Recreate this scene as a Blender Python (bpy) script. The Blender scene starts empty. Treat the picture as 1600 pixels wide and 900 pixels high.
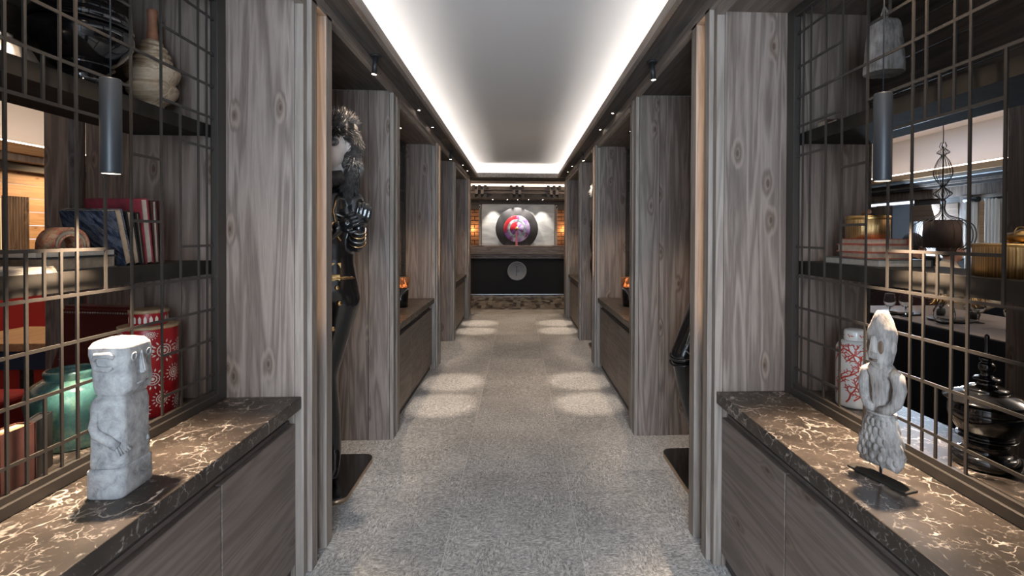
import bpy, bmesh, math, random
from mathutils import Vector, Matrix, Euler
random.seed(7)
scene = bpy.context.scene
COL = scene.collection
R = math.radians

# ------------------------------------------------------------------ camera
cam_d = bpy.data.cameras.new('camera')
cam_d.sensor_fit = 'HORIZONTAL'; cam_d.sensor_width = 36.0
cam_d.lens = 800.0 / 1600.0 * 36.0
cam_d.shift_x = -(851.86 - 800) / 1600.0
cam_d.shift_y = -(450 - 376.54) / 1600.0
cam_d.clip_start = 0.02; cam_d.clip_end = 200
cam = bpy.data.objects.new('camera', cam_d); COL.objects.link(cam)
cam.matrix_world = (Matrix.Translation((0.02, 0, 1.3)) @ Matrix.Rotation(-0.0512, 4, 'Z')
                    @ Matrix.Rotation(math.pi/2 - 0.0105, 4, 'X') @ Matrix.Rotation(0.0038, 4, 'Z'))
scene.camera = cam

# ------------------------------------------------------------------ world, exposure
w = bpy.data.worlds.new('world'); scene.world = w; w.use_nodes = True
bg = w.node_tree.nodes['Background']
bg.inputs[0].default_value = (0.70, 0.83, 1.0, 1); bg.inputs[1].default_value = 1.2
vs = scene.view_settings
vs.view_transform = 'Standard'; vs.look = 'None'; vs.gamma = 1.0; vs.use_curve_mapping = False
vs.exposure = 1.15

def light(name, kind, loc, energy, color, target=None, **kw):
    d = bpy.data.lights.new(name, kind); d.energy = energy; d.color = color
    for k, v in kw.items(): setattr(d, k, v)
    o = bpy.data.objects.new(name, d); COL.objects.link(o); o.location = loc
    if target is not None:
        o.rotation_euler = (Vector(target) - Vector(loc)).to_track_quat('-Z', 'Y').to_euler()
    return o
COOL = (0.66, 0.80, 1.0); WARM = (1.0, 0.76, 0.52); NEUT = (1.0, 0.93, 0.86)
# daylight through the glazed entrance behind the camera
light('entrance_daylight', 'AREA', (0, -2.3, 1.25), 88, (0.68, 0.84, 1.0), (0, 4, 1.5), shape='RECTANGLE', size=1.5, size_y=2.1)
# daylight through the dining room window
light('window_daylight', 'AREA', (5.1, 6.1, 1.4), 60, (0.6, 0.78, 1.0), (2.5, 4.0, 1.9), shape='RECTANGLE', size=0.8, size_y=0.7)

# ------------------------------------------------------------------ helpers
def lin(r, g, b):
    f = lambda c: (c/255/12.92) if c/255 <= 0.04045 else ((c/255+0.055)/1.055)**2.4
    return (f(r), f(g), f(b), 1)

def link(name, me, mat, parent=None, smooth=False):
    if mat is not None: me.materials.append(mat)
    if smooth:
        for p in me.polygons: p.use_smooth = True
    o = bpy.data.objects.new(name, me); COL.objects.link(o)
    if parent is not None: o.parent = parent
    return o

def raw(name, vs_, fs, mat, parent=None, smooth=False):
    me = bpy.data.meshes.new(name); me.from_pydata([tuple(v) for v in vs_], [], fs); me.validate(); me.update()
    return link(name, me, mat, parent, smooth)

def bmo(name, bm, mat, parent=None, smooth=False):
    bmesh.ops.recalc_face_normals(bm, faces=bm.faces)
    me = bpy.data.meshes.new(name); bm.to_mesh(me); bm.free()
    return link(name, me, mat, parent, smooth)

def bbox(bm, x0, x1, y0, y1, z0, z1, bev=0.0, seg=1, M=None):
    x0, x1 = min(x0, x1), max(x0, x1); y0, y1 = min(y0, y1), max(y0, y1); z0, z1 = min(z0, z1), max(z0, z1)
    vs_ = [bm.verts.new((x, y, z)) for x in (x0, x1) for y in (y0, y1) for z in (z0, z1)]
    idx = [(0,1,3,2), (4,6,7,5), (0,4,5,1), (2,3,7,6), (0,2,6,4), (1,5,7,3)]
    fs = [bm.faces.new([vs_[i] for i in f]) for f in idx]
    if bev > 0:
        es = list({e for f in fs for e in f.edges})
        r = bmesh.ops.bevel(bm, geom=es, offset=bev, segments=seg, profile=0.5, affect='EDGES')
        vs_ = list({v for f in r['faces'] for v in f.verts} | {v for v in vs_ if v.is_valid})
    if M is not None: bmesh.ops.transform(bm, matrix=M, verts=[v for v in vs_ if v.is_valid])

def box(name, x0, x1, y0, y1, z0, z1, mat, parent=None, bev=0.0, seg=1, M=None):
    bm = bmesh.new(); bbox(bm, x0, x1, y0, y1, z0, z1, bev, seg, M)
    return bmo(name, bm, mat, parent)

def bcyl(bm, p0, p1, r0, r1=None, seg=16, caps=True):
    r1 = r0 if r1 is None else r1
    p0, p1 = Vector(p0), Vector(p1); d = (p1-p0).normalized()
    a = d.orthogonal().normalized(); b = d.cross(a)
    A = [bm.verts.new(p0 + (a*math.cos(t)+b*math.sin(t))*r0) for t in [2*math.pi*i/seg for i in range(seg)]]
    B = [bm.verts.new(p1 + (a*math.cos(t)+b*math.sin(t))*r1) for t in [2*math.pi*i/seg for i in range(seg)]]
    for i in range(seg): bm.faces.new((A[i], A[(i+1) % seg], B[(i+1) % seg], B[i]))
    if caps: bm.faces.new(A[::-1]); bm.faces.new(B)

def cyl(name, p0, p1, r0, mat, parent=None, r1=None, seg=20, smooth=True):
    bm = bmesh.new(); bcyl(bm, p0, p1, r0, r1, seg)
    o = bmo(name, bm, mat, parent)
    if smooth:
        for p in o.data.polygons: p.use_smooth = len(p.vertices) == 4
    return o

def lathe(name, prof, mat, parent=None, seg=40, c=(0, 0, 0), wob=None, smooth=True):
    vs_, fs = [], []
    n = len(prof)
    for j, (r, z) in enumerate(prof):
        for i in range(seg):
            t = 2*math.pi*i/seg
            rr = r * (wob(t, z) if wob else 1)
            vs_.append((c[0]+rr*math.cos(t), c[1]+rr*math.sin(t), c[2]+z))
    for j in range(n-1):
        for i in range(seg):
            k = (i+1) % seg
            fs.append((j*seg+i, j*seg+k, (j+1)*seg+k, (j+1)*seg+i))
    if prof[0][0] > 1e-5: fs.append(tuple(range(seg))[::-1])
    if prof[-1][0] > 1e-5: fs.append(tuple((n-1)*seg+i for i in range(seg)))
    o = raw(name, vs_, fs, mat, parent)
    if smooth:
        for p in o.data.polygons: p.use_smooth = len(p.vertices) == 4
        bm = bmesh.new(); bm.from_mesh(o.data); bmesh.ops.remove_doubles(bm, verts=bm.verts, dist=1e-6); bm.to_mesh(o.data); bm.free()
    return o

def curve_prof(pts, sub=4):
    """smooth a lathe profile with Catmull-Rom"""
    out = []
    for i in range(len(pts)-1):
        p0 = pts[max(i-1, 0)]; p1 = pts[i]; p2 = pts[i+1]; p3 = pts[min(i+2, len(pts)-1)]
        for k in range(sub):
            t = k/sub
            out.append(tuple(max(0.0, 0.5*((2*p1[a])+(-p0[a]+p2[a])*t+(2*p0[a]-5*p1[a]+4*p2[a]-p3[a])*t*t+(-p0[a]+3*p1[a]-3*p2[a]+p3[a])*t**3)) if a == 0 else
                             0.5*((2*p1[a])+(-p0[a]+p2[a])*t+(2*p0[a]-5*p1[a]+4*p2[a]-p3[a])*t*t+(-p0[a]+3*p1[a]-3*p2[a]+p3[a])*t**3) for a in range(2)))
    out.append(pts[-1])
    return out

def btube(bm, pts, rad, seg=8, closed=False):
    pts = [Vector(p) for p in pts]; n = len(pts)
    rs = rad if isinstance(rad, (list, tuple)) else [rad]*n
    rings = []; ref = None
    for i, p in enumerate(pts):
        if closed: d = pts[(i+1) % n]-pts[i-1]
        else: d = pts[min(i+1, n-1)]-pts[max(i-1, 0)]
        d.normalize()
        if ref is None: a = d.orthogonal().normalized()
        else:
            a = ref - d*ref.dot(d)
            a = a.normalized() if a.length > 1e-6 else d.orthogonal().normalized()
        ref = a; b = d.cross(a)
        rings.append([bm.verts.new(p+(a*math.cos(2*math.pi*k/seg)+b*math.sin(2*math.pi*k/seg))*rs[i]) for k in range(seg)])
    m = n if closed else n-1
    for i in range(m):
        A, B = rings[i], rings[(i+1) % n]
        for k in range(seg): bm.faces.new((A[k], A[(k+1) % seg], B[(k+1) % seg], B[k]))
    if not closed: bm.faces.new(rings[0][::-1]); bm.faces.new(rings[-1])

def tube(name, pts, rad, mat, parent=None, seg=8, closed=False):
    bm = bmesh.new(); btube(bm, pts, rad, seg, closed)
    return bmo(name, bm, mat, parent, True)

def bsphere(bm, c, r, u=14, v=10, sc=(1, 1, 1)):
    c = Vector(c); rows = []
    top = bm.verts.new(c+Vector((0, 0, r*sc[2]))); bot = bm.verts.new(c-Vector((0, 0, r*sc[2])))
    for j in range(1, v):
        f = math.pi*j/v; z = math.cos(f)*r*sc[2]; q = math.sin(f)*r
        rows.append([bm.verts.new(c+Vector((q*sc[0]*math.cos(2*math.pi*i/u), q*sc[1]*math.sin(2*math.pi*i/u), z))) for i in range(u)])
    for i in range(u):
        k = (i+1) % u
        bm.faces.new((top, rows[0][i], rows[0][k])); bm.faces.new((bot, rows[-1][k], rows[-1][i]))
        for A, B in zip(rows[:-1], rows[1:]): bm.faces.new((A[i], B[i], B[k], A[k]))

def sphere(name, c, r, mat, parent=None, sc=(1, 1, 1), u=18, v=12):
    bm = bmesh.new(); bsphere(bm, c, r, u, v, sc)
    return bmo(name, bm, mat, parent, True)

def rrect(hx, hy, r, n=5, cx=0, cy=0):
    out = []
    for q, (sx, sy) in enumerate(((1, 1), (-1, 1), (-1, -1), (1, -1))):
        for k in range(n+1):
            t = math.pi/2*(q+k/n)
            out.append((cx+sx*(hx-r)+r*math.cos(t), cy+sy*(hy-r)+r*math.sin(t)))
    return out

def loft(name, secs, mat, parent=None, smooth=True, caps=True):
    """secs: list of (z, [(x,y)...])"""
    vs_, fs = [], []; m = len(secs[0][1])
    for z, pts in secs: vs_ += [(x, y, z) for x, y in pts]
    for j in range(len(secs)-1):
        for i in range(m):
            k = (i+1) % m
            fs.append((j*m+i, j*m+k, (j+1)*m+k, (j+1)*m+i))
    if caps:
        fs.append(tuple(range(m))[::-1]); fs.append(tuple((len(secs)-1)*m+i for i in range(m)))
    o = raw(name, vs_, fs, mat, parent)
    if smooth:
        for p in o.data.polygons: p.use_smooth = len(p.vertices) == 4
    return o

def rough_up(o, amt, scale, seed=0):
    from mathutils import noise
    me = o.data
    for v in me.vertices:
        n = noise.noise_vector(Vector(v.co)*scale + Vector((seed, seed*1.7, 0)))
        v.co += n*amt
    me.update()

def tag(o, label=None, cat=None, group=None, kind=None):
    if label: o['label'] = label
    if cat: o['category'] = cat
    if group: o['group'] = group
    if kind: o['kind'] = kind
    return o

def thing(name, label, cat, loc=(0, 0, 0), rz=0, group=None):
    o = bpy.data.objects.new(name, None); COL.objects.link(o)
    o.location = loc; o.rotation_euler = (0, 0, rz); o.empty_display_size = 0.1
    return tag(o, label, cat, group)

def struct(name, label=None, loc=(0, 0, 0), cat=None):
    o = bpy.data.objects.new(name, None); COL.objects.link(o); o.location = loc
    return tag(o, label, cat, None, 'structure')

def sbox(name, x0, x1, y0, y1, z0, z1, mat, label=None, cat=None):
    o = box(name, x0, x1, y0, y1, z0, z1, mat)
    return tag(o, label, cat, None, 'structure')

def dup(root, loc, label, rz=None, sx=None):
    r = root.copy(); COL.objects.link(r); r.location = loc; r['label'] = label
    if rz is not None: r.rotation_euler = (0, 0, rz)
    for ch in list(root.children):
        c = ch.copy(); COL.objects.link(c); c.parent = r
        for g in list(ch.children):
            d = g.copy(); COL.objects.link(d); d.parent = c
    return r

# ------------------------------------------------------------------ materials
MATS = {}
def nm(name):
    m = bpy.data.materials.new(name); m.use_nodes = True; MATS[name] = m
    nt = m.node_tree; b = nt.nodes['Principled BSDF']
    return m, nt, b
def N(nt, t, **kw):
    n = nt.nodes.new(t)
    for k, v in kw.items():
        if k == 'ins':
            for kk, vv in v.items(): n.inputs[kk].default_value = vv
        else: setattr(n, k, v)
    return n
def ramp(nt, stops, interp='LINEAR'):
    n = nt.nodes.new('ShaderNodeValToRGB'); cr = n.color_ramp; cr.interpolation = interp
    while len(cr.elements) > 1: cr.elements.remove(cr.elements[0])
    cr.elements[0].position = stops[0][0]; cr.elements[0].color = stops[0][1]
    for p, c in stops[1:]:
        e = cr.elements.new(p); e.color = c
    return n
def g(v): return (v, v, v, 1)
def mixc(nt, blend='MIX', fac=0.5):
    n = nt.nodes.new('ShaderNodeMix'); n.data_type = 'RGBA'; n.blend_type = blend
    n.inputs[0].default_value = fac
    return n   # inputs 0 fac, 6 A, 7 B, output 2
def plain(name, col, rough=0.5, metal=0.0, emit=None, es=0, spec=None, coat=0, bump=0, bscale=200, var=0, vscale=20):
    m, nt, b = nm(name)
    b.inputs['Base Color'].default_value = col; b.inputs['Roughness'].default_value = rough; b.inputs['Metallic'].default_value = metal
    if coat: b.inputs['Coat Weight'].default_value = coat; b.inputs['Coat Roughness'].default_value = 0.08
    if emit: b.inputs['Emission Color'].default_value = emit; b.inputs['Emission Strength'].default_value = es
    tc = N(nt, 'ShaderNodeTexCoord')
    if var:
        no = N(nt, 'ShaderNodeTexNoise', ins={'Scale': vscale, 'Detail': 6.0}); nt.links.new(tc.outputs['Object'], no.inputs['Vector'])
        rp = ramp(nt, [(0.3, tuple(c*(1-var) for c in col[:3])+(1,)), (0.7, tuple(min(1, c*(1+var)) for c in col[:3])+(1,))])
        nt.links.new(no.outputs['Fac'], rp.inputs[0]); nt.links.new(rp.outputs[0], b.inputs['Base Color'])
    if bump:
        no = N(nt, 'ShaderNodeTexNoise', ins={'Scale': bscale, 'Detail': 4.0}); nt.links.new(tc.outputs['Object'], no.inputs['Vector'])
        bp = N(nt, 'ShaderNodeBump', ins={'Strength': bump, 'Distance': 0.004}); nt.links.new(no.outputs['Fac'], bp.inputs['Height']); nt.links.new(bp.outputs[0], b.inputs['Normal'])
    return m

def wood(name, dark, mid, light_, axis='Z', rough=0.55, knots=True, gs=1.0, contrast=1.0):
    m, nt, b = nm(name); L = nt.links.new
    tc = N(nt, 'ShaderNodeTexCoord'); oi = N(nt, 'ShaderNodeObjectInfo')
    mul = N(nt, 'ShaderNodeMath', operation='MULTIPLY', ins={1: 37.0}); L(oi.outputs['Random'], mul.inputs[0])
    add = N(nt, 'ShaderNodeVectorMath', operation='ADD'); L(tc.outputs['Object'], add.inputs[0]); L(mul.outputs[0], add.inputs[1])
    st = {'X': (0.06, 1, 1), 'Y': (1, 0.06, 1), 'Z': (1, 1, 0.06)}[axis]
    def mp(s):
        n = N(nt, 'ShaderNodeMapping'); n.inputs['Scale'].default_value = tuple(c*s*gs for c in st); L(add.outputs[0], n.inputs[0]); return n
    # knots: voronoi distance on a mildly stretched space
    sx_ = N(nt, 'ShaderNodeSeparateXYZ'); L(add.outputs[0], sx_.inputs[0])
    o1, o2 = {'X': (1, 2), 'Y': (0, 2), 'Z': (0, 1)}[axis]; ax = {'X': 0, 'Y': 1, 'Z': 2}[axis]
    ac = N(nt, 'ShaderNodeMath', operation='ADD'); L(sx_.outputs[o1], ac.inputs[0]); L(sx_.outputs[o2], ac.inputs[1])
    al = N(nt, 'ShaderNodeMath', operation='MULTIPLY', ins={1: 0.42}); L(sx_.outputs[ax], al.inputs[0])
    cb_ = N(nt, 'ShaderNodeCombineXYZ'); L(ac.outputs[0], cb_.inputs[0]); L(al.outputs[0], cb_.inputs[1])
    vo = N(nt, 'ShaderNodeTexVoronoi', voronoi_dimensions='2D', ins={'Scale': 7.0*gs, 'Randomness': 1.0}); L(cb_.outputs[0], vo.inputs['Vector'])
    kn0 = ramp(nt, [(0.0, g(1)), (0.03, g(0.8)), (0.06, g(0.28)), (0.20, g(0))]); L(vo.outputs['Distance'], kn0.inputs[0])
    vs2 = N(nt, 'ShaderNodeSeparateColor'); L(vo.outputs['Color'], vs2.inputs[0])
    km = ramp(nt, [(0.52, g(0)), (0.60, g(1))]); L(vs2.outputs[0], km.inputs[0])
    kn = N(nt, 'ShaderNodeMath', operation='MULTIPLY'); L(kn0.outputs[0], kn.inputs[0]); L(km.outputs[0], kn.inputs[1])
    # swirl round the knots, cathedral grain
    m1 = mp(12.0)
    n1 = N(nt, 'ShaderNodeTexNoise', ins={'Scale': 1.0, 'Detail': 3.0, 'Distortion': 0.5}); L(m1.outputs[0], n1.inputs['Vector'])
    kk = N(nt, 'ShaderNodeMath', operation='MULTIPLY', ins={1: 0.5 if knots else 0.0}); L(kn.outputs[0], kk.inputs[0])
    sm = N(nt, 'ShaderNodeMath', operation='ADD'); L(n1.outputs['Fac'], sm.inputs[0]); L(kk.outputs[0], sm.inputs[1])
    wv = N(nt, 'ShaderNodeMath', operation='MULTIPLY', ins={1: 42.0}); L(sm.outputs[0], wv.inputs[0])
    sn = N(nt, 'ShaderNodeMath', operation='SINE'); L(wv.outputs[0], sn.inputs[0])
    sn2 = N(nt, 'ShaderNodeMath', operation='MULTIPLY_ADD', ins={1: 0.22*contrast, 2: 0.5}); L(sn.outputs[0], sn2.inputs[0])
    m2 = mp(160.0)
    n2 = N(nt, 'ShaderNodeTexNoise', ins={'Scale': 1.0, 'Detail': 5.0, 'Roughness': 0.65}); L(m2.outputs[0], n2.inputs['Vector'])
    m3 = mp(6.0)
    n3 = N(nt, 'ShaderNodeTexNoise', ins={'Scale': 1.0, 'Detail': 2.0}); L(m3.outputs[0], n3.inputs['Vector'])
    a1 = N(nt, 'ShaderNodeMath', operation='MULTIPLY_ADD', ins={1: 0.60*contrast, 2: -0.30*contrast}); L(n2.outputs['Fac'], a1.inputs[0])
    a2 = N(nt, 'ShaderNodeMath', operation='ADD'); L(a1.outputs[0], a2.inputs[0]); L(sn2.outputs[0], a2.inputs[1])
    a3 = N(nt, 'ShaderNodeMath', operation='MULTIPLY_ADD', ins={1: 0.45, 2: -0.225}); L(n3.outputs['Fac'], a3.inputs[0])
    a4 = N(nt, 'ShaderNodeMath', operation='ADD'); L(a3.outputs[0], a4.inputs[0]); L(a2.outputs[0], a4.inputs[1])
    rp = ramp(nt, [(0.15, dark), (0.5, mid), (0.85, light_)]); L(a4.outputs[0], rp.inputs[0])
    if knots:
        mx = mixc(nt, 'MULTIPLY'); kr = ramp(nt, [(0.0, g(1)), (0.28, (0.86, 0.80, 0.74, 1)), (1.0, (0.34, 0.26, 0.21, 1))]); L(kn.outputs[0], kr.inputs[0])
        mx.inputs[0].default_value = 1.0; L(rp.outputs[0], mx.inputs[6]); L(kr.outputs[0], mx.inputs[7]); L(mx.outputs[2], b.inputs['Base Color'])
    else: L(rp.outputs[0], b.inputs['Base Color'])
    b.inputs['Roughness'].default_value = rough
    bp = N(nt, 'ShaderNodeBump', ins={'Strength': 0.16, 'Distance': 0.003}); L(a2.outputs[0], bp.inputs['Height']); L(bp.outputs[0], b.inputs['Normal'])
    return m

WD, WM_, WL = (0.112, 0.081, 0.065, 1), (0.192, 0.146, 0.121, 1), (0.282, 0.222, 0.188, 1)
wood_v = wood('stained_spruce_vertical', WD, WM_, WL, 'Z')
wood_y = wood('stained_spruce_lengthwise', (0.085, 0.065, 0.054, 1), (0.148, 0.116, 0.098, 1), (0.21, 0.169, 0.145, 1), 'Y', contrast=0.7)
wood_x = wood('stained_spruce_crosswise', WD, WM_, WL, 'X')
wood_trim = wood('stained_spruce_trim', (0.15, 0.117, 0.096, 1), (0.24, 0.194, 0.163, 1), (0.335, 0.278, 0.238, 1), 'Z', knots=False, contrast=0.7)
wood_mould = wood('stained_spruce_moulding', (0.17, 0.135, 0.112, 1), (0.26, 0.212, 0.18, 1), (0.36, 0.30, 0.26, 1), 'Y', knots=False, contrast=0.6)
wood_soffit = wood('shaded_soffit_wood', (0.055, 0.047, 0.042, 1), (0.085, 0.074, 0.067, 1), (0.125, 0.109, 0.099, 1), 'Y', rough=0.85, knots=False, contrast=0.6)  # the soffit lies unlit; that shade is put into its wood colour
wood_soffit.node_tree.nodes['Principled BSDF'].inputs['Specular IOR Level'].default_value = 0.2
wood_dark = wood('dark_shelf_back', (0.028, 0.022, 0.018, 1), (0.05, 0.038, 0.031, 1), (0.085, 0.065, 0.052, 1), 'Y', knots=False)
wood_warm = wood('honey_larch', (0.30, 0.16, 0.075, 1), (0.42, 0.25, 0.125, 1), (0.52, 0.33, 0.18, 1), 'Y', contrast=0.6)
wood_brown = wood('brown_oak', (0.07, 0.045, 0.03, 1), (0.13, 0.085, 0.058, 1), (0.20, 0.135, 0.095, 1), 'Z')
black_metal = plain('bronzed_black_steel', (0.060, 0.052, 0.046, 1), 0.38, 0.4)
black_matt = plain('black_powder_coat', (0.016, 0.016, 0.017, 1), 0.5)
shelf_mat = plain('dark_bronze_shelf', (0.030, 0.026, 0.022, 1), 0.8, 0.0, var=0.2)
shelf_mat.node_tree.nodes['Principled BSDF'].inputs['Specular IOR Level'].default_value = 0.15
pend_mat = plain('slate_pendant_coat', (0.042, 0.045, 0.050, 1), 0.42, 0.3)
white_paint = plain('white_ceiling_paint', (0.72, 0.72, 0.73, 1), 0.9)
white_glow_paint = plain('white_cove_paint', (0.8, 0.79, 0.77, 1), 0.9)
dark_plain = plain('dark_interior', (0.022, 0.021, 0.022, 1), 0.7)
led_neutral = plain('led_strip_neutral', (1, 1, 1, 1), 0.5, emit=(1.0, 0.92, 0.84, 1), es=9)
led_warm = plain('led_strip_warm', (1, 1, 1, 1), 0.5, emit=(1.0, 0.74, 0.48, 1), es=30)
led_room = plain('led_strip_room', (1, 1, 1, 1), 0.5, emit=(1.0, 0.74, 0.54, 1), es=7)
led_lobby = plain('led_strip_lobby', (1, 1, 1, 1), 0.5, emit=(1.0, 0.82, 0.62, 1), es=1.0)
led_slot = plain('led_slot', (1, 1, 1, 1), 0.5, emit=(1.0, 0.68, 0.40, 1), es=5.5)
bulb = plain('lamp_lens', (1, 1, 1, 1), 0.4, emit=(1.0, 0.86, 0.70, 1), es=14)
bulb_soft = plain('pendant_lens', (1, 1, 1, 1), 0.4, emit=(1.0, 0.78, 0.55, 1), es=3)
brass = plain('aged_brass', (0.60, 0.38, 0.15, 1), 0.32, 1.0, var=0.25, vscale=12)
gold = plain('gold_metal', (0.75, 0.48, 0.22, 1), 0.25, 1.0)
silver = plain('pewter', (0.42, 0.40, 0.38, 1), 0.33, 1.0, var=0.3, vscale=30)
lacquer = plain('black_lacquer', (0.007, 0.007, 0.008, 1), 0.12, coat=0.6)
latex = plain('black_gloss_leather', (0.010, 0.010, 0.011, 1), 0.22, coat=0.4, bump=0.25, bscale=60)
fur = plain('dark_fur', (0.050, 0.043, 0.040, 1), 0.75, var=0.6, vscale=60, bump=0.9, bscale=240)
fur_light = plain('frosted_fur', (0.20, 0.18, 0.165, 1), 0.75, var=0.5, vscale=70, bump=0.9, bscale=240)
porcelain = plain('pale_face_paint', (0.85, 0.76, 0.71, 1), 0.35)
lip_red = plain('dark_red_lips', (0.22, 0.02, 0.02, 1), 0.3)
eye_dark = plain('smoky_eye_paint', (0.05, 0.045, 0.05, 1), 0.4)
red_leather = plain('oxblood_leather', (0.105, 0.010, 0.010, 1), 0.38, bump=0.15, bscale=120, var=0.2)
red_cloth = plain('red_upholstery', (0.34, 0.018, 0.014, 1), 0.7)
blue_cloth = plain('navy_upholstery', (0.018, 0.035, 0.075, 1), 0.8)
black_cloth = plain('black_tablecloth', (0.006, 0.006, 0.008, 1), 0.9)
table_linen = plain('grey_brown_table_runner', (0.16, 0.13, 0.115, 1), 0.8)
page = plain('aged_paper', (0.42, 0.33, 0.24, 1), 0.85, var=0.18, vscale=60)
page_w = plain('pale_paper', (0.52, 0.46, 0.39, 1), 0.85, var=0.1, vscale=60)
cover_red = plain('crimson_cover', (0.20, 0.022, 0.035, 1), 0.55, var=0.35, vscale=25)
cover_brown = plain('brown_cover', (0.06, 0.022, 0.018, 1), 0.55, var=0.3)
cover_black = plain('black_cover', (0.014, 0.013, 0.014, 1), 0.5, var=0.3)
cover_grey = plain('slate_cover', (0.085, 0.083, 0.085, 1), 0.6, var=0.2)
cover_rose = plain('faded_rose_cover', (0.40, 0.10, 0.065, 1), 0.65, var=0.3, vscale=30)
white_gl = plain('white_glaze', (0.74, 0.72, 0.69, 1), 0.25, coat=0.3)
coral_red = plain('coral_red_glaze', (0.46, 0.045, 0.02, 1), 0.35)
jar_red = plain('red_lacquer_paint', (0.36, 0.010, 0.014, 1), 0.35, var=0.12)
jar_white = plain('cream_motif_paint', (0.70, 0.64, 0.56, 1), 0.5)
rim_tan = plain('worn_gilt_rim', (0.40, 0.27, 0.15, 1), 0.5, var=0.3, vscale=60)
turned = wood('bleached_turned_wood', (0.30, 0.20, 0.12, 1), (0.50, 0.37, 0.25, 1), (0.62, 0.49, 0.36, 1), 'X', knots=False, gs=1.5)
turned_red = plain('reddish_spindle_wood', (0.30, 0.13, 0.07, 1), 0.6, var=0.3, vscale=30)
linen_white = plain('white_napkin', (0.68, 0.66, 0.62, 1), 0.8)
skin = plain('skin', (0.48, 0.26, 0.18, 1), 0.55)
hair_dark = plain('dark_hair', (0.012, 0.009, 0.008, 1), 0.5)
suit_dark = plain('charcoal_suit', (0.012, 0.012, 0.014, 1), 0.8)
jacket_cream = plain('cream_jacket', (0.50, 0.42, 0.33, 1), 0.8)
curtain_mat = plain('pale_curtain', (0.58, 0.54, 0.48, 1), 0.9)
plaster_blue = plain('blue_grey_plaster', (0.34, 0.38, 0.42, 1), 0.85, var=0.1, vscale=3)
granite = plain('pale_kerb_metal', (0.5, 0.5, 0.52, 1), 0.35, 0.6)
brick_m = plain('terracotta_brick', (0.36, 0.17, 0.08, 1), 0.85, var=0.3, vscale=14)
desk_black = plain('black_desk_front', (0.008, 0.0085, 0.010, 1), 0.85, bump=0.2, bscale=90)
disc_grey = plain('engraved_grey_disc', (0.24, 0.25, 0.27, 1), 0.5, var=0.12, vscale=40)
gong_dark = plain('charcoal_gong', (0.020, 0.019, 0.022, 1), 0.85, var=0.15, vscale=8)

def glass_mat():
    m, nt, b = nm('clear_glass')
    b.inputs['Base Color'].default_value = (0.95, 0.97, 0.98, 1); b.inputs['Roughness'].default_value = 0.02
    b.inputs['Transmission Weight'].default_value = 1.0; b.inputs['IOR'].default_value = 1.3
    return m
clear = glass_mat()
def amber_mat():
    m, nt, b = nm('amber_glass')
    b.inputs['Base Color'].default_value = (0.80, 0.52, 0.34, 1); b.inputs['Roughness'].default_value = 0.05
    b.inputs['Transmission Weight'].default_value = 0.9; b.inputs['IOR'].default_value = 1.2
    return m
amber = amber_mat()
amber_glint = plain('amber_glint_glow', (1, 0.6, 0.3, 1), 0.5, emit=(1.0, 0.48, 0.22, 1), es=0.45)  # emission imitates small glints in the amber glass
def pane_mat():
    m, nt, b = nm('bright_frosted_pane')
    b.inputs['Base Color'].default_value = (0.8, 0.85, 0.9, 1); b.inputs['Roughness'].default_value = 0.3
    b.inputs['Emission Color'].default_value = (0.72, 0.84, 1.0, 1); b.inputs['Emission Strength'].default_value = 0.75
    return m
pane_m = pane_mat()

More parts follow.
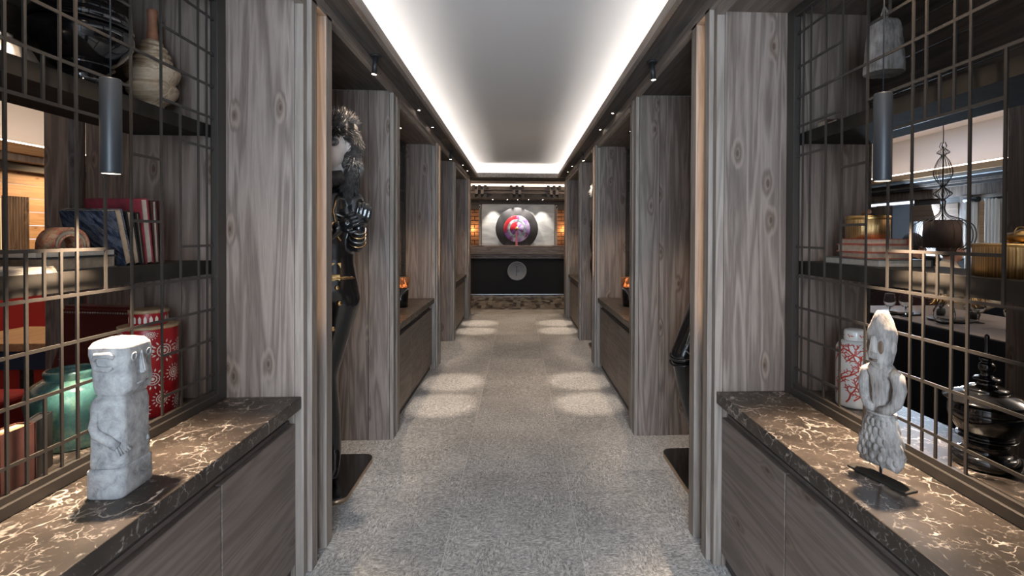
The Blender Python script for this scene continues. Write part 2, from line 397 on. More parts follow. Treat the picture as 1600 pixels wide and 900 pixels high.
def marble_dark():
    m, nt, b = nm('dark_emperador_marble'); L = nt.links.new
    tc = N(nt, 'ShaderNodeTexCoord'); oi = N(nt, 'ShaderNodeObjectInfo')
    mul = N(nt, 'ShaderNodeMath', operation='MULTIPLY', ins={1: 23.0}); L(oi.outputs['Random'], mul.inputs[0])
    add = N(nt, 'ShaderNodeVectorMath', operation='ADD'); L(tc.outputs['Object'], add.inputs[0]); L(mul.outputs[0], add.inputs[1])
    base = add.outputs[0]
    def veins(scale, width, dist, dsc, mlo, mhi, st=(1, 1, 1)):
        mp = N(nt, 'ShaderNodeMapping'); mp.inputs['Scale'].default_value = st; L(base, mp.inputs[0])
        no = N(nt, 'ShaderNodeTexNoise', ins={'Scale': dsc, 'Detail': 4.0, 'Roughness': 0.6}); L(mp.outputs[0], no.inputs['Vector'])
        sc = N(nt, 'ShaderNodeVectorMath', operation='SCALE'); sc.inputs['Scale'].default_value = dist; L(no.outputs['Color'], sc.inputs[0])
        ad = N(nt, 'ShaderNodeVectorMath', operation='ADD'); L(mp.outputs[0], ad.inputs[0]); L(sc.outputs[0], ad.inputs[1])
        vo = N(nt, 'ShaderNodeTexVoronoi', feature='DISTANCE_TO_EDGE', ins={'Scale': scale}); L(ad.outputs[0], vo.inputs['Vector'])
        rp = ramp(nt, [(0.0, g(1)), (width*0.35, g(0.75)), (width, g(0))]); L(vo.outputs['Distance'], rp.inputs[0])
        mk = N(nt, 'ShaderNodeTexNoise', ins={'Scale': scale*0.55, 'Detail': 5.0, 'Roughness': 0.7}); L(base, mk.inputs['Vector'])
        mr = ramp(nt, [(mlo, g(0)), (mhi, g(1))]); L(mk.outputs['Fac'], mr.inputs[0])
        mu = N(nt, 'ShaderNodeMath', operation='MULTIPLY'); L(rp.outputs[0], mu.inputs[0]); L(mr.outputs[0], mu.inputs[1])
        return mu.outputs[0]
    v1 = veins(9.0, 0.024, 0.16, 6.0, 0.48, 0.62, (1.0, 0.7, 1.0))
    v2 = veins(22.0, 0.036, 0.10, 9.0, 0.50, 0.64)
    v3 = veins(48.0, 0.07, 0.05, 18.0, 0.52, 0.66)
    m1 = N(nt, 'ShaderNodeMath', operation='MAXIMUM'); L(v1, m1.inputs[0]); L(v2, m1.inputs[1])
    s3 = N(nt, 'ShaderNodeMath', operation='MULTIPLY', ins={1: 0.6}); L(v3, s3.inputs[0])
    m2 = N(nt, 'ShaderNodeMath', operation='MAXIMUM'); L(m1.outputs[0], m2.inputs[0]); L(s3.outputs[0], m2.inputs[1])
    cl = N(nt, 'ShaderNodeTexNoise', ins={'Scale': 7.0, 'Detail': 6.0}); L(base, cl.inputs['Vector'])
    cr = ramp(nt, [(0.35, (0.024, 0.019, 0.016, 1)), (0.7, (0.058, 0.045, 0.037, 1))]); L(cl.outputs['Fac'], cr.inputs[0])
    mx = mixc(nt); L(m2.outputs[0], mx.inputs[0]); L(cr.outputs[0], mx.inputs[6]); mx.inputs[7].default_value = (0.50, 0.44, 0.39, 1)
    L(mx.outputs[2], b.inputs['Base Color']); b.inputs['Roughness'].default_value = 0.36; b.inputs['Specular IOR Level'].default_value = 0.35
    return m
marble = marble_dark()

def marble_grey():
    m, nt, b = nm('pale_grey_marble'); L = nt.links.new
    tc = N(nt, 'ShaderNodeTexCoord')
    mp = N(nt, 'ShaderNodeMapping'); mp.inputs['Rotation'].default_value = (0, 0.6, 0); mp.inputs['Scale'].default_value = (1, 1, 2.4); L(tc.outputs['Object'], mp.inputs[0])
    no = N(nt, 'ShaderNodeTexNoise', ins={'Scale': 1.9, 'Detail': 8.0, 'Distortion': 1.4}); L(mp.outputs[0], no.inputs['Vector'])
    rp = ramp(nt, [(0.3, (0.22, 0.22, 0.225, 1)), (0.55, (0.38, 0.38, 0.375, 1)), (0.75, (0.48, 0.475, 0.46, 1))]); L(no.outputs['Fac'], rp.inputs[0])
    L(rp.outputs[0], b.inputs['Base Color']); b.inputs['Roughness'].default_value = 0.4
    return m
marble_g = marble_grey()

def carpet_mat():
    m, nt, b = nm('grey_loop_carpet'); L = nt.links.new
    tc = N(nt, 'ShaderNodeTexCoord'); oi = N(nt, 'ShaderNodeObjectInfo')
    mul = N(nt, 'ShaderNodeMath', operation='MULTIPLY', ins={1: 11.0}); L(oi.outputs['Random'], mul.inputs[0])
    add = N(nt, 'ShaderNodeVectorMath', operation='ADD'); L(tc.outputs['Object'], add.inputs[0]); L(mul.outputs[0], add.inputs[1])
    # short flecks in two directions, patchwise
    def fl(sc):
        mp = N(nt, 'ShaderNodeMapping'); mp.inputs['Scale'].default_value = sc; L(add.outputs[0], mp.inputs[0])
        no = N(nt, 'ShaderNodeTexNoise', ins={'Scale': 1.0, 'Detail': 4.0, 'Roughness': 0.7, 'Distortion': 0.8}); L(mp.outputs[0], no.inputs['Vector']); return no.outputs['Fac']
    fa, fb = fl((55, 130, 60)), fl((130, 55, 60))
    pt = N(nt, 'ShaderNodeTexNoise', ins={'Scale': 7.0, 'Detail': 3.0}); L(add.outputs[0], pt.inputs['Vector'])
    pr_ = ramp(nt, [(0.42, g(0)), (0.58, g(1))]); L(pt.outputs['Fac'], pr_.inputs[0])
    mxv = nt.nodes.new('ShaderNodeMix'); L(pr_.outputs[0], mxv.inputs[0]); L(fa, mxv.inputs[2]); L(fb, mxv.inputs[3])
    rp = ramp(nt, [(0.30, (0.14, 0.136, 0.134, 1)), (0.46, (0.32, 0.306, 0.295, 1)), (0.56, (0.54, 0.515, 0.49, 1)), (0.70, (0.80, 0.765, 0.725, 1))]); L(mxv.outputs[0], rp.inputs[0])
    bg_ = N(nt, 'ShaderNodeTexNoise', ins={'Scale': 2.2, 'Detail': 3.0}); L(add.outputs[0], bg_.inputs['Vector'])
    br = ramp(nt, [(0.3, g(0.82)), (0.7, g(1.1))]); L(bg_.outputs['Fac'], br.inputs[0])
    mx = mixc(nt, 'MULTIPLY', 1.0); L(rp.outputs[0], mx.inputs[6]); L(br.outputs[0], mx.inputs[7]); L(mx.outputs[2], b.inputs['Base Color'])
    b.inputs['Roughness'].default_value = 0.95
    bp = N(nt, 'ShaderNodeBump', ins={'Strength': 0.6, 'Distance': 0.004}); L(mxv.outputs[0], bp.inputs['Height']); L(bp.outputs[0], b.inputs['Normal'])
    return m
carpet = carpet_mat()

def mosaic_mat():
    m, nt, b = nm('brown_mosaic_tiles'); L = nt.links.new
    tc = N(nt, 'ShaderNodeTexCoord')
    mp = N(nt, 'ShaderNodeMapping'); mp.inputs['Scale'].default_value = (14, 5, 1); L(tc.outputs['Object'], mp.inputs[0])
    vo = N(nt, 'ShaderNodeTexVoronoi', distance='CHEBYCHEV', ins={'Scale': 1.0, 'Randomness': 0.5}); L(mp.outputs[0], vo.inputs['Vector'])
    sp = N(nt, 'ShaderNodeSeparateColor'); L(vo.outputs['Color'], sp.inputs[0])
    rp = ramp(nt, [(0.0, (0.06, 0.045, 0.035, 1)), (0.25, (0.15, 0.12, 0.095, 1)), (0.45, (0.24, 0.205, 0.165, 1)), (0.85, (0.33, 0.285, 0.23, 1))], 'CONSTANT'); L(sp.outputs[0], rp.inputs[0])
    L(rp.outputs[0], b.inputs['Base Color']); b.inputs['Roughness'].default_value = 0.4
    return m
mosaic = mosaic_mat()
tile_pale = plain('pale_stone_floor', (0.40, 0.365, 0.32, 1), 0.5, var=0.15, vscale=5)

def stone_mat():
    m, nt, b = nm('white_washed_stone'); L = nt.links.new
    tc = N(nt, 'ShaderNodeTexCoord')
    n1 = N(nt, 'ShaderNodeTexNoise', ins={'Scale': 30.0, 'Detail': 8.0, 'Roughness': 0.7, 'Distortion': 0.4}); L(tc.outputs['Object'], n1.inputs['Vector'])
    rp = ramp(nt, [(0.30, (0.13, 0.128, 0.132, 1)), (0.45, (0.29, 0.282, 0.28, 1)), (0.66, (0.45, 0.435, 0.42, 1))]); L(n1.outputs['Fac'], rp.inputs[0])
    n2 = N(nt, 'ShaderNodeTexNoise', ins={'Scale': 260.0, 'Detail': 4.0}); L(tc.outputs['Object'], n2.inputs['Vector'])
    bp = N(nt, 'ShaderNodeBump', ins={'Strength': 0.35, 'Distance': 0.0012}); L(n2.outputs['Fac'], bp.inputs['Height'])
    bp2 = N(nt, 'ShaderNodeBump', ins={'Strength': 0.3, 'Distance': 0.003}); L(n1.outputs['Fac'], bp2.inputs['Height']); L(bp.outputs[0], bp2.inputs['Normal'])
    L(bp2.outputs[0], b.inputs['Normal']); L(rp.outputs[0], b.inputs['Base Color']); b.inputs['Roughness'].default_value = 0.9
    return m
stone = stone_mat()

def driftwood_mat():
    m, nt, b = nm('weathered_driftwood'); L = nt.links.new
    tc = N(nt, 'ShaderNodeTexCoord')
    mp = N(nt, 'ShaderNodeMapping'); mp.inputs['Scale'].default_value = (120, 120, 14); L(tc.outputs['Object'], mp.inputs[0])
    n1 = N(nt, 'ShaderNodeTexNoise', ins={'Scale': 1.0, 'Detail': 7.0, 'Roughness': 0.7}); L(mp.outputs[0], n1.inputs['Vector'])
    n2 = N(nt, 'ShaderNodeTexNoise', ins={'Scale': 18.0, 'Detail': 5.0}); L(tc.outputs['Object'], n2.inputs['Vector'])
    a = N(nt, 'ShaderNodeMath', operation='ADD'); L(n1.outputs['Fac'], a.inputs[0]); L(n2.outputs['Fac'], a.inputs[1])
    h = N(nt, 'ShaderNodeMath', operation='MULTIPLY', ins={1: 0.5}); L(a.outputs[0], h.inputs[0])
    rp = ramp(nt, [(0.34, (0.07, 0.06, 0.053, 1)), (0.5, (0.29, 0.26, 0.24, 1)), (0.66, (0.47, 0.43, 0.395, 1))]); L(h.outputs[0], rp.inputs[0])
    L(rp.outputs[0], b.inputs['Base Color']); b.inputs['Roughness'].default_value = 0.9
    bp = N(nt, 'ShaderNodeBump', ins={'Strength': 0.9, 'Distance': 0.004}); L(h.outputs[0], bp.inputs['Height']); L(bp.outputs[0], b.inputs['Normal'])
    return m
drift = driftwood_mat()

def turq_mat():
    m, nt, b = nm('crackled_turquoise_glaze'); L = nt.links.new
    tc = N(nt, 'ShaderNodeTexCoord')
    n1 = N(nt, 'ShaderNodeTexNoise', ins={'Scale': 16.0, 'Detail': 8.0, 'Roughness': 0.7}); L(tc.outputs['Object'], n1.inputs['Vector'])
    rp = ramp(nt, [(0.26, (0.03, 0.02, 0.02, 1)), (0.33, (0.035, 0.10, 0.105, 1)), (0.5, (0.065, 0.18, 0.17, 1)), (0.62, (0.14, 0.27, 0.21, 1)), (0.75, (0.38, 0.38, 0.30, 1))]); L(n1.outputs['Fac'], rp.inputs[0])
    L(rp.outputs[0], b.inputs['Base Color']); b.inputs['Roughness'].default_value = 0.22; b.inputs['Coat Weight'].default_value = 0.4
    return m
turq = turq_mat()

def marbled_cover():
    m, nt, b = nm('blue_marbled_cover'); L = nt.links.new
    tc = N(nt, 'ShaderNodeTexCoord')
    mp = N(nt, 'ShaderNodeMapping'); mp.vector_type = 'TEXTURE'; mp.inputs['Rotation'].default_value = (0, 0.9, 0); mp.inputs['Scale'].default_value = (0.07, 0.07, 0.012); L(tc.outputs['Object'], mp.inputs[0])
    n1 = N(nt, 'ShaderNodeTexNoise', ins={'Scale': 1.0, 'Detail': 5.0, 'Roughness': 0.7}); L(mp.outputs[0], n1.inputs['Vector'])
    rp = ramp(nt, [(0.36, (0.010, 0.009, 0.012, 1)), (0.47, (0.02, 0.03, 0.06, 1)), (0.54, (0.12, 0.14, 0.18, 1)), (0.60, (0.04, 0.03, 0.03, 1)), (0.68, (0.30, 0.19, 0.12, 1))]); L(n1.outputs['Fac'], rp.inputs[0])
    L(rp.outputs[0], b.inputs['Base Color']); b.inputs['Roughness'].default_value = 0.4
    return m
cover_blue = marbled_cover()
def red_gold_cover():
    m, nt, b = nm('red_and_tan_patterned_paper'); L = nt.links.new
    tc = N(nt, 'ShaderNodeTexCoord')
    n1 = N(nt, 'ShaderNodeTexNoise', ins={'Scale': 60.0, 'Detail': 3.0, 'Distortion': 1.0}); L(tc.outputs['Object'], n1.inputs['Vector'])
    rp = ramp(nt, [(0.42, (0.42, 0.27, 0.16, 1)), (0.52, (0.40, 0.06, 0.03, 1)), (0.58, (0.50, 0.34, 0.22, 1))]); L(n1.outputs['Fac'], rp.inputs[0])
    L(rp.outputs[0], b.inputs['Base Color']); b.inputs['Roughness'].default_value = 0.6
    return m
cover_pattern = red_gold_cover()
def pleated(name, c0, c1, scale, metal=0.0, rough=0.5):
    m, nt, b = nm(name); L = nt.links.new
    tc = N(nt, 'ShaderNodeTexCoord'); sp = N(nt, 'ShaderNodeSeparateXYZ'); L(tc.outputs['Object'], sp.inputs[0])
    at = N(nt, 'ShaderNodeMath', operation='ARCTAN2'); L(sp.outputs[1], at.inputs[0]); L(sp.outputs[0], at.inputs[1])
    mu = N(nt, 'ShaderNodeMath', operation='MULTIPLY', ins={1: scale}); L(at.outputs[0], mu.inputs[0])
    no = N(nt, 'ShaderNodeTexNoise', noise_dimensions='1D', ins={'Scale': 1.0, 'Detail': 2.0}); L(mu.outputs[0], no.inputs['W'])
    rp = ramp(nt, [(0.35, c0), (0.65, c1)]); L(no.outputs['Fac'], rp.inputs[0]); L(rp.outputs[0], b.inputs['Base Color'])
    b.inputs['Metallic'].default_value = metal; b.inputs['Roughness'].default_value = rough
    bp = N(nt, 'ShaderNodeBump', ins={'Strength': 0.4, 'Distance': 0.003}); L(no.outputs['Fac'], bp.inputs['Height']); L(bp.outputs[0], b.inputs['Normal'])
    return m
brass_ribbed = pleated('hammered_brass_ribs', (0.34, 0.20, 0.08, 1), (0.72, 0.48, 0.22, 1), 26, 1.0, 0.34)
shade_brown = pleated('brown_pleated_shade', (0.05, 0.032, 0.026, 1), (0.12, 0.075, 0.058, 1), 40, 0.0, 0.7)

# ------------------------------------------------------------------ dimensions
P = 3.04                      # spacing of the bays along the corridor
JX, CX, GX, BX = 0.773, 0.797, 1.083, 1.41
SOF, LIPZ, CEIL = 2.25, 2.235, 2.45
YEND = 8.50
SIDE = {-1: 'left', 1: 'right'}

# ------------------------------------------------------------------ floor
fl = struct('floor', 'mottled grey loop carpet laid in strips along the corridor', cat='floor')
for x0, x1 in ((-1.9, -0.8312), (-0.8288, -0.2812), (-0.2788, 0.2788), (0.2812, 0.8288), (0.8312, 1.9)):
    y = -2.4
    while y < 8.5:
        y2 = min(y+1.30, 8.50)
        box('carpet_strip', x0, x1, y+0.0004, y2-0.0004, -0.0011, 0.0, carpet, fl); y = y2
box('carpet_backing', -1.9, 1.9, -2.4, 8.5, -0.03, -0.0012, plain('carpet_seam', (0.62, 0.60, 0.57, 1), 0.9), fl)
fl2 = struct('floor', 'pale stone and brown mosaic floor in front of the reception desk', cat='floor')
box('stone_threshold', -3, 3, 8.5, 9.0, -0.03, 0.0, tile_pale, fl2)
box('mosaic_band', -3, 3, 9.0, 12.5, -0.03, 0.0, mosaic, fl2)
sbox('floor', -4.7, -1.9, -2.4, 8.5, -0.03, 0.0, dark_plain, 'dark floor of the warm lit lounge', 'floor')
sbox('floor', 1.9, 5.5, -2.4, 8.5, -0.03, 0.0, dark_plain, 'dark floor of the dining room', 'floor')

# ------------------------------------------------------------------ corridor ceiling with cove
ce = struct('ceiling', 'white recessed corridor ceiling washed by hidden cove light', cat='ceiling')
box('ceiling_panel', -0.9, 0.9, -2.4, YEND, CEIL, CEIL+0.02, white_paint, ce)
for s in (-1, 1):
    box('cove_side', s*0.86, s*0.90, -2.4, YEND, SOF, CEIL, white_glow_paint, ce)
box('cove_end', -0.9, 0.9, YEND-0.03, YEND, SOF, CEIL, white_glow_paint, ce)
tr_n = 0
for s in (-1, 1):
    t = struct('trim_1' if s < 0 else 'trim_2', 'dark unlit %s soffit with stepped lip below the cove' % SIDE[s], cat='soffit')
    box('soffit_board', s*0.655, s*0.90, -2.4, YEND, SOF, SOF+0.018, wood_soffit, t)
    box('lip', s*0.640, s*0.655, -2.4, 8.27, LIPZ, LIPZ+0.050, wood_mould, t)
    box('lip_step', s*0.655, s*0.668, -2.4, 8.28, LIPZ+0.004, SOF, wood_trim, t)
    box('lip_upstand', s*0.655, s*0.665, -2.4, 8.28, SOF+0.018, LIPZ+0.066, wood_trim, t)
    box('moulding', s*JX, s*(JX+0.027), -2.4, YEND, 2.198, SOF, wood_mould, t)
    led = box('cove_led_strip', s*0.715, s*0.740, -2.2, 8.40, SOF+0.019, SOF+0.026, led_neutral)
    tag(led, 'glowing led strip hidden in the %s ceiling cove' % SIDE[s], 'led strip')
t = struct('trim_3', 'stepped wooden lip closing the far end of the cove', cat='soffit')
box('lip', -0.655, 0.655, 8.27, 8.285, LIPZ, LIPZ+0.030, wood_trim, t)
box('lip_step', -0.668, 0.668, 8.285, 8.30, LIPZ+0.004, LIPZ+0.05, wood_trim, t)
box('lip_upstand', -0.668, 0.668, 8.30, 8.315, LIPZ+0.004, LIPZ+0.075, wood_trim, t)
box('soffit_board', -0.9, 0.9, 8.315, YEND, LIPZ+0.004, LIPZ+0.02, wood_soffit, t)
led = box('cove_led_strip', -0.70, 0.70, 8.36, 8.385, SOF+0.019, SOF+0.026, led_neutral)
tag(led, 'glowing led strip hidden at the far end of the ceiling cove', 'led strip')

# ------------------------------------------------------------------ side walls: posts, niches
def planks_face(parent, s, xs, y0, y1, z0, z1, gap=0.0012):
    for a, b_ in zip(xs[:-1], xs[1:]):
        box('plank', s*(a+gap), s*(b_-gap), y0, y1, z0, z1, wood_v, parent, bev=0.0012)

for s in (-1, 1):
    wl = struct('wall_'+SIDE[s], 'grey brown spruce panelling of posts and niches along the %s side' % SIDE[s], cat='wall panelling')
    for k in range(3):
        o = P*k
        # post closing the cabinet bay (near side of the figure niche)
        y0, y1 = 1.97+o, 2.218+o
        box('post_core', s*0.822, s*1.405, y0+0.02, y1-0.02, 0, SOF, wood_dark, wl)
        planks_face(wl, s, (0.822, 1.085, 1.235, BX), y0, y0+0.02, 0, SOF)
        planks_face(wl, s, (0.822, 0.94, 1.18, BX), y1-0.02, y1, 0, SOF)
        box('edge_strip', s*0.790, s*0.8215, y0, y0+0.032, 0, SOF, wood_trim, wl, bev=0.001)
        box('post_trim', s*JX, s*0.822, y0+0.036, y0+0.088, 0, 2.21, wood_trim, wl, bev=0.0012)
        box('post_trim', s*JX, s*0.822, y0+0.185, y1, 0, 2.21, wood_trim, wl, bev=0.0012)
        box('slot_back', s*0.818, s*0.822, y0+0.088, y0+0.185, 0, 2.21, wood_trim, wl)
        ld = box('slot_led_strip', s*0.800, s*0.812, y0+0.0885, y0+0.092, 0.9, 2.19, led_slot, None)
        tag(ld, 'warm vertical led strip in the slot of the %s %s post' % (['nearest', 'middle', 'farthest'][k], SIDE[s]), 'led strip')
        box('cladding_end', s*BX, s*(BX+0.01), y0, y1, 0, SOF, wood_dark, wl)
        # post on the far side of the figure niche
        if k < 2:
            y0, y1 = 3.283+o, 3.566+o
            box('post_core', s*0.822, s*1.405, y0+0.02, y1-0.02, 0, SOF, wood_dark, wl)
            planks_face(wl, s, (0.797, 0.93, 1.13, BX), y0, y0+0.02, 0, 2.21)
            box('post_trim', s*JX, s*0.796, y0, y0+0.05, 0, 2.21, wood_trim, wl, bev=0.0012)
            box('post_trim', s*JX, s*0.822, y0+0.10, y0+0.155, 0, 2.21, wood_trim, wl, bev=0.0012)
            box('slot_back', s*0.812, s*0.822, y0+0.05, y1-0.03, 0, SOF, wood_trim, wl)
            box('edge_strip', s*0.797, s*0.822, y1-0.03, y1, 0, SOF, wood_trim, wl, bev=0.001)
            planks_face(wl, s, (0.822, 1.085, 1.235, BX), y1-0.02, y1, 0, SOF)
            # back of figure niche and its ceiling
            for q in range(4):
                a = 2.218+o + (3.283-2.218)/4*q
                box('plank', s*BX, s*(BX+0.02), a+0.001, a+(3.283-2.218)/4-0.001, 0, SOF, wood_v, wl)
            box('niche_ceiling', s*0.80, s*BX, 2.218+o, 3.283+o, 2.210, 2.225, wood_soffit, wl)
        # bay ceiling, header and dark boards behind the top shelf
        b0, b1 = 0.526+o, 1.97+o
        box('bay_ceiling', s*0.80, s*(BX+0.02), b0, b1, 2.178, 2.20, wood_y, wl)
        box('header_strip', s*0.790, s*0.815, b0, b1, 2.165, 2.2, wood_mould, wl)
        if k == 0:
            for q in range(4):
                z0 = 1.715+q*0.1155
                box('back_board', s*BX, s*(BX+0.018), b0, b1, z0+0.001, z0+0.1145, wood_dark, wl)
        else:
            for q in range(6):
                a = b0+(b1-b0)/6*q
                box('plank', s*BX, s*(BX+0.018), a+0.001, a+(b1-b0)/6-0.001, 0.69, SOF, wood_dark, wl)
    # solid end post before the first bay and the panelling back to the entrance
    box('post_core', s*0.80, s*1.405, -0.55, 0.506, 0, SOF, wood_v, wl)
    planks_face(wl, s, (0.80, 1.085, 1.235, BX), 0.506, 0.526, 0, SOF)
    for q in range(8):
        a = -2.4+q*0.23
        box('plank', s*0.85, s*0.87, a+0.001, a+0.229, 0, SOF, wood_v, wl)
# entrance wall behind the camera with an open doorway
we = struct('wall_entrance', 'panelled wall around the entrance behind the viewer', cat='wall')
box('lintel', -0.9, 0.9, -2.42, -2.40, 2.3, 2.5, wood_v, we)

# ------------------------------------------------------------------ cabinets, counters, screens, shelves
def cabinet(s, k, label):
    y0 = 0.526+P*k
    c = thing('base_cabinet', label, 'cabinet', (s*1.1, y0, 0), 0, 'base cabinets along the corridor')
    L_ = 1.444
    f = s*(0.820-1.1); bk = s*(BX-1.1)
    box('body', s*(0.842-1.1), bk, 0.002, L_-0.002, 0.07, 0.60, wood_y, c)
    box('plinth', s*(0.838-1.1), s*(0.86-1.1), 0.002, L_-0.002, 0.0, 0.07, wood_soffit, c)
    box('recess_rail', s*(0.848-1.1), s*(0.87-1.1), 0.002, L_-0.002, 0.588, 0.642, wood_soffit, c)
    for q in range(3):
        a = q*L_/3
        box('door', f, s*(0.841-1.1), a+0.0025, a+L_/3-0.0025, 0.055, 0.588, wood_y, c, bev=0.0015)
    return c
def counter(s, k, label):
    y0 = 0.526+P*k
    o = box('marble_counter', s*(CX-1.1), s*(BX-0.001-1.1), 0.001, 1.443, -0.047, 0.0, marble, None, bev=0.003, seg=2)
    o.location = (s*1.1, y0, 0.69)
    return tag(o, label, 'counter', 'marble counters on the cabinets')

LV = {'V10': 1.872, 'V9': 1.824, 'V8': 1.730, 'V7': 1.641, 'V6': 1.518, 'V5': 1.426, 'V4': 1.337, 'V3': 1.292, 'V2': 1.248}
LC = 1.248
ZT_, ZB_ = 2.160, 0.735
def lattice(label):
    y0, z0 = 0.526, 0.69
    c = thing('lattice_screen', label, 'lattice screen', (-GX, y0, z0), 0, 'metal lattice screens over the counters')
    h = 0.0050
    def V(y, za, zb):
        for yy in ({y, 2*LC-y} if abs(y-LC) > 1e-4 else {y}):
            box('upright_bar', -0.0022, 0.0022, yy-0.0036-y0, yy+0.0036-y0, za-z0, zb-z0, black_metal, c)
    def H(z, ya, yb, both=True):
        box('cross_bar', -0.0020, 0.0020, ya-y0, yb-y0, z-0.0041-z0, z+0.0041-z0, black_metal, c)
        if both: box('cross_bar', -0.0020, 0.0020, 2*LC-yb-y0, 2*LC-ya-y0, z-0.0041-z0, z+0.0041-z0, black_metal, c)
    F = 1.918
    V(1.872, ZB_, ZT_); V(1.824, ZB_, ZT_); V(1.641, ZB_, ZT_); V(1.518, ZB_, ZT_); V(1.337, ZB_, ZT_)
    V(1.730, 1.945, ZT_); V(1.730, 1.148, 1.718); V(1.730, ZB_, 0.921)
    V(1.426, 1.945, ZT_); V(1.426, 1.148, 1.718)
    V(1.292, 1.607, ZT_); V(1.292, ZB_, 1.26)
    V(1.248, 1.607, 1.718); V(1.248, 1.148, 1.26); V(1.248, ZB_, 0.921)
    H(2.073, 1.641, F); H(1.945, 1.641, F)
    H(1.945, 2*LC-1.518, 1.518, False); H(1.830, 2*LC-F, F, False)
    H(1.718, 2*LC-1.518, 1.518, False); H(1.718, 1.641, F)
    H(1.607, 2*LC-1.426, 1.426, False); H(1.607, 1.730, F)
    H(1.529, 1.518, 1.641); H(1.338, 1.518, 1.641)
    H(1.260, 2*LC-1.426, 1.426, False); H(1.260, 1.730, F)
    H(1.148, 2*LC-F, F, False); H(1.031, 2*LC-F, F, False)
    for z in (0.921, 0.794):
        H(z, 2*LC-1.518, 1.518, False); H(z, 1.641, F)
    # frame: posts and rails with a stepped profile
    for ya, yb in ((1.914, 1.968), (0.528, 0.582)):
        box('frame_post', -0.013, 0.013, ya-y0, yb-y0, 0.0, 2.177-z0, black_metal, c, bev=0.002)
    box('frame_rail', -0.0135, 0.0135, 0.582-y0, 1.914-y0, 0.0005, 0.030, black_metal, c, bev=0.002)
    box('frame_rail', -0.0075, 0.0075, 0.582-y0, 1.914-y0, 0.030, 0.046, black_metal, c)
    box('frame_rail', -0.013, 0.013, 0.582-y0, 1.914-y0, ZT_-0.02-z0, 2.177-z0, black_metal, c, bev=0.002)
    return c
NEARW = {0: 'nearest', 1: 'middle', 2: 'farthest'}
lat0 = None
for s in (-1, 1):
    near_what = 'grey moai statue' if s < 0 else 'driftwood figure on a stand'
    for k in range(3):
        if k == 0:
            cl, tl, ll = ('grey brown base cabinet under the counter with the %s' % near_what,
                          'dark veined marble counter carrying the %s' % near_what,
                          'bronzed metal lattice screen right behind the %s' % near_what)
        else:
            wh = {1: 'middle', 2: 'farthest'}[k]
            cl, tl, ll = ('%s grey brown base cabinet on the %s side' % (wh, SIDE[s]),
                          '%s dark marble counter on the %s side%s' % (wh, SIDE[s], ' with a candle glass' if k == 1 else ''),
                          '%s dark lattice screen seen edge on along the %s side' % (wh, SIDE[s]))
        cabinet(s, k, cl); counter(s, k, tl)
        loc = (s*GX, 0.526+P*k, 0.69)
        if lat0 is None: lat0 = lattice(ll)
        else: dup(lat0, loc, ll)
        if k == 0:
            for nm_, za, zb, what in (('upper', 1.660, 1.705, 'black lacquer vessel and turned wood jar' if s < 0 else 'hanging stone bell region'),
                                      ('lower', 1.153, 1.203, 'old books' if s < 0 else 'book stack and brass boxes')):
                sh = thing('display_shelf', ('%s dark shelf ' % nm_) + {('upper', -1): 'carrying the black lacquer vessel and turned wood jar', ('lower', -1): 'carrying the leaning old books',
                     ('upper', 1): 'beside the hanging stone bell', ('lower', 1): 'carrying the brass boxes and rose books'}[(nm_, s)], 'shelf', (s*1.25, 0.526, za), 0, 'display shelves')
                box('shelf_board', s*(1.132-1.25), s*(BX-0.002-1.25), 0.001, 1.443, 0.006, zb-za, shelf_mat, sh)
                box('front_edge', s*(1.124-1.25), s*(1.132-1.25), 0.001, 1.443, 0.0, zb-za, shelf_mat, sh)

# ------------------------------------------------------------------ lamps
def pendant(s, label):
    c = thing('pendant_lamp', label, 'pendant lamp', (s*1.0, 1.337, 1.45), 0, 'cylinder pendants over the counters')
    lathe('cylinder_shade', [(0.019, 0.002), (0.0215, 0.0), (0.0225, 0.004), (0.0225, 0.234), (0.021, 0.237), (0.0, 0.237)], pend_mat, c, 32)
    lathe('lens', [(0.0, 0.001), (0.019, 0.001), (0.019, 0.003), (0.0, 0.003)], bulb_soft, c, 24)
    cyl('cable', (0, 0, 0.237), (0, 0, 0.728), 0.0018, black_matt, c, seg=8)
    cyl('ceiling_cup', (0, 0, 0.715), (0, 0, 0.7275), 0.02, black_matt, c)
    light('pendant_light', 'SPOT', (s*1.0, 1.337, 1.445), 75, (1.0, 0.78, 0.56), (s*0.985, 1.28, 0), spot_size=R(74), spot_blend=0.9, shadow_soft_size=0.012)
pendant(-1, 'slate cylinder pendant lamp hanging above the grey moai statue')
pendant(1, 'slate cylinder pendant lamp hanging above the driftwood figure')

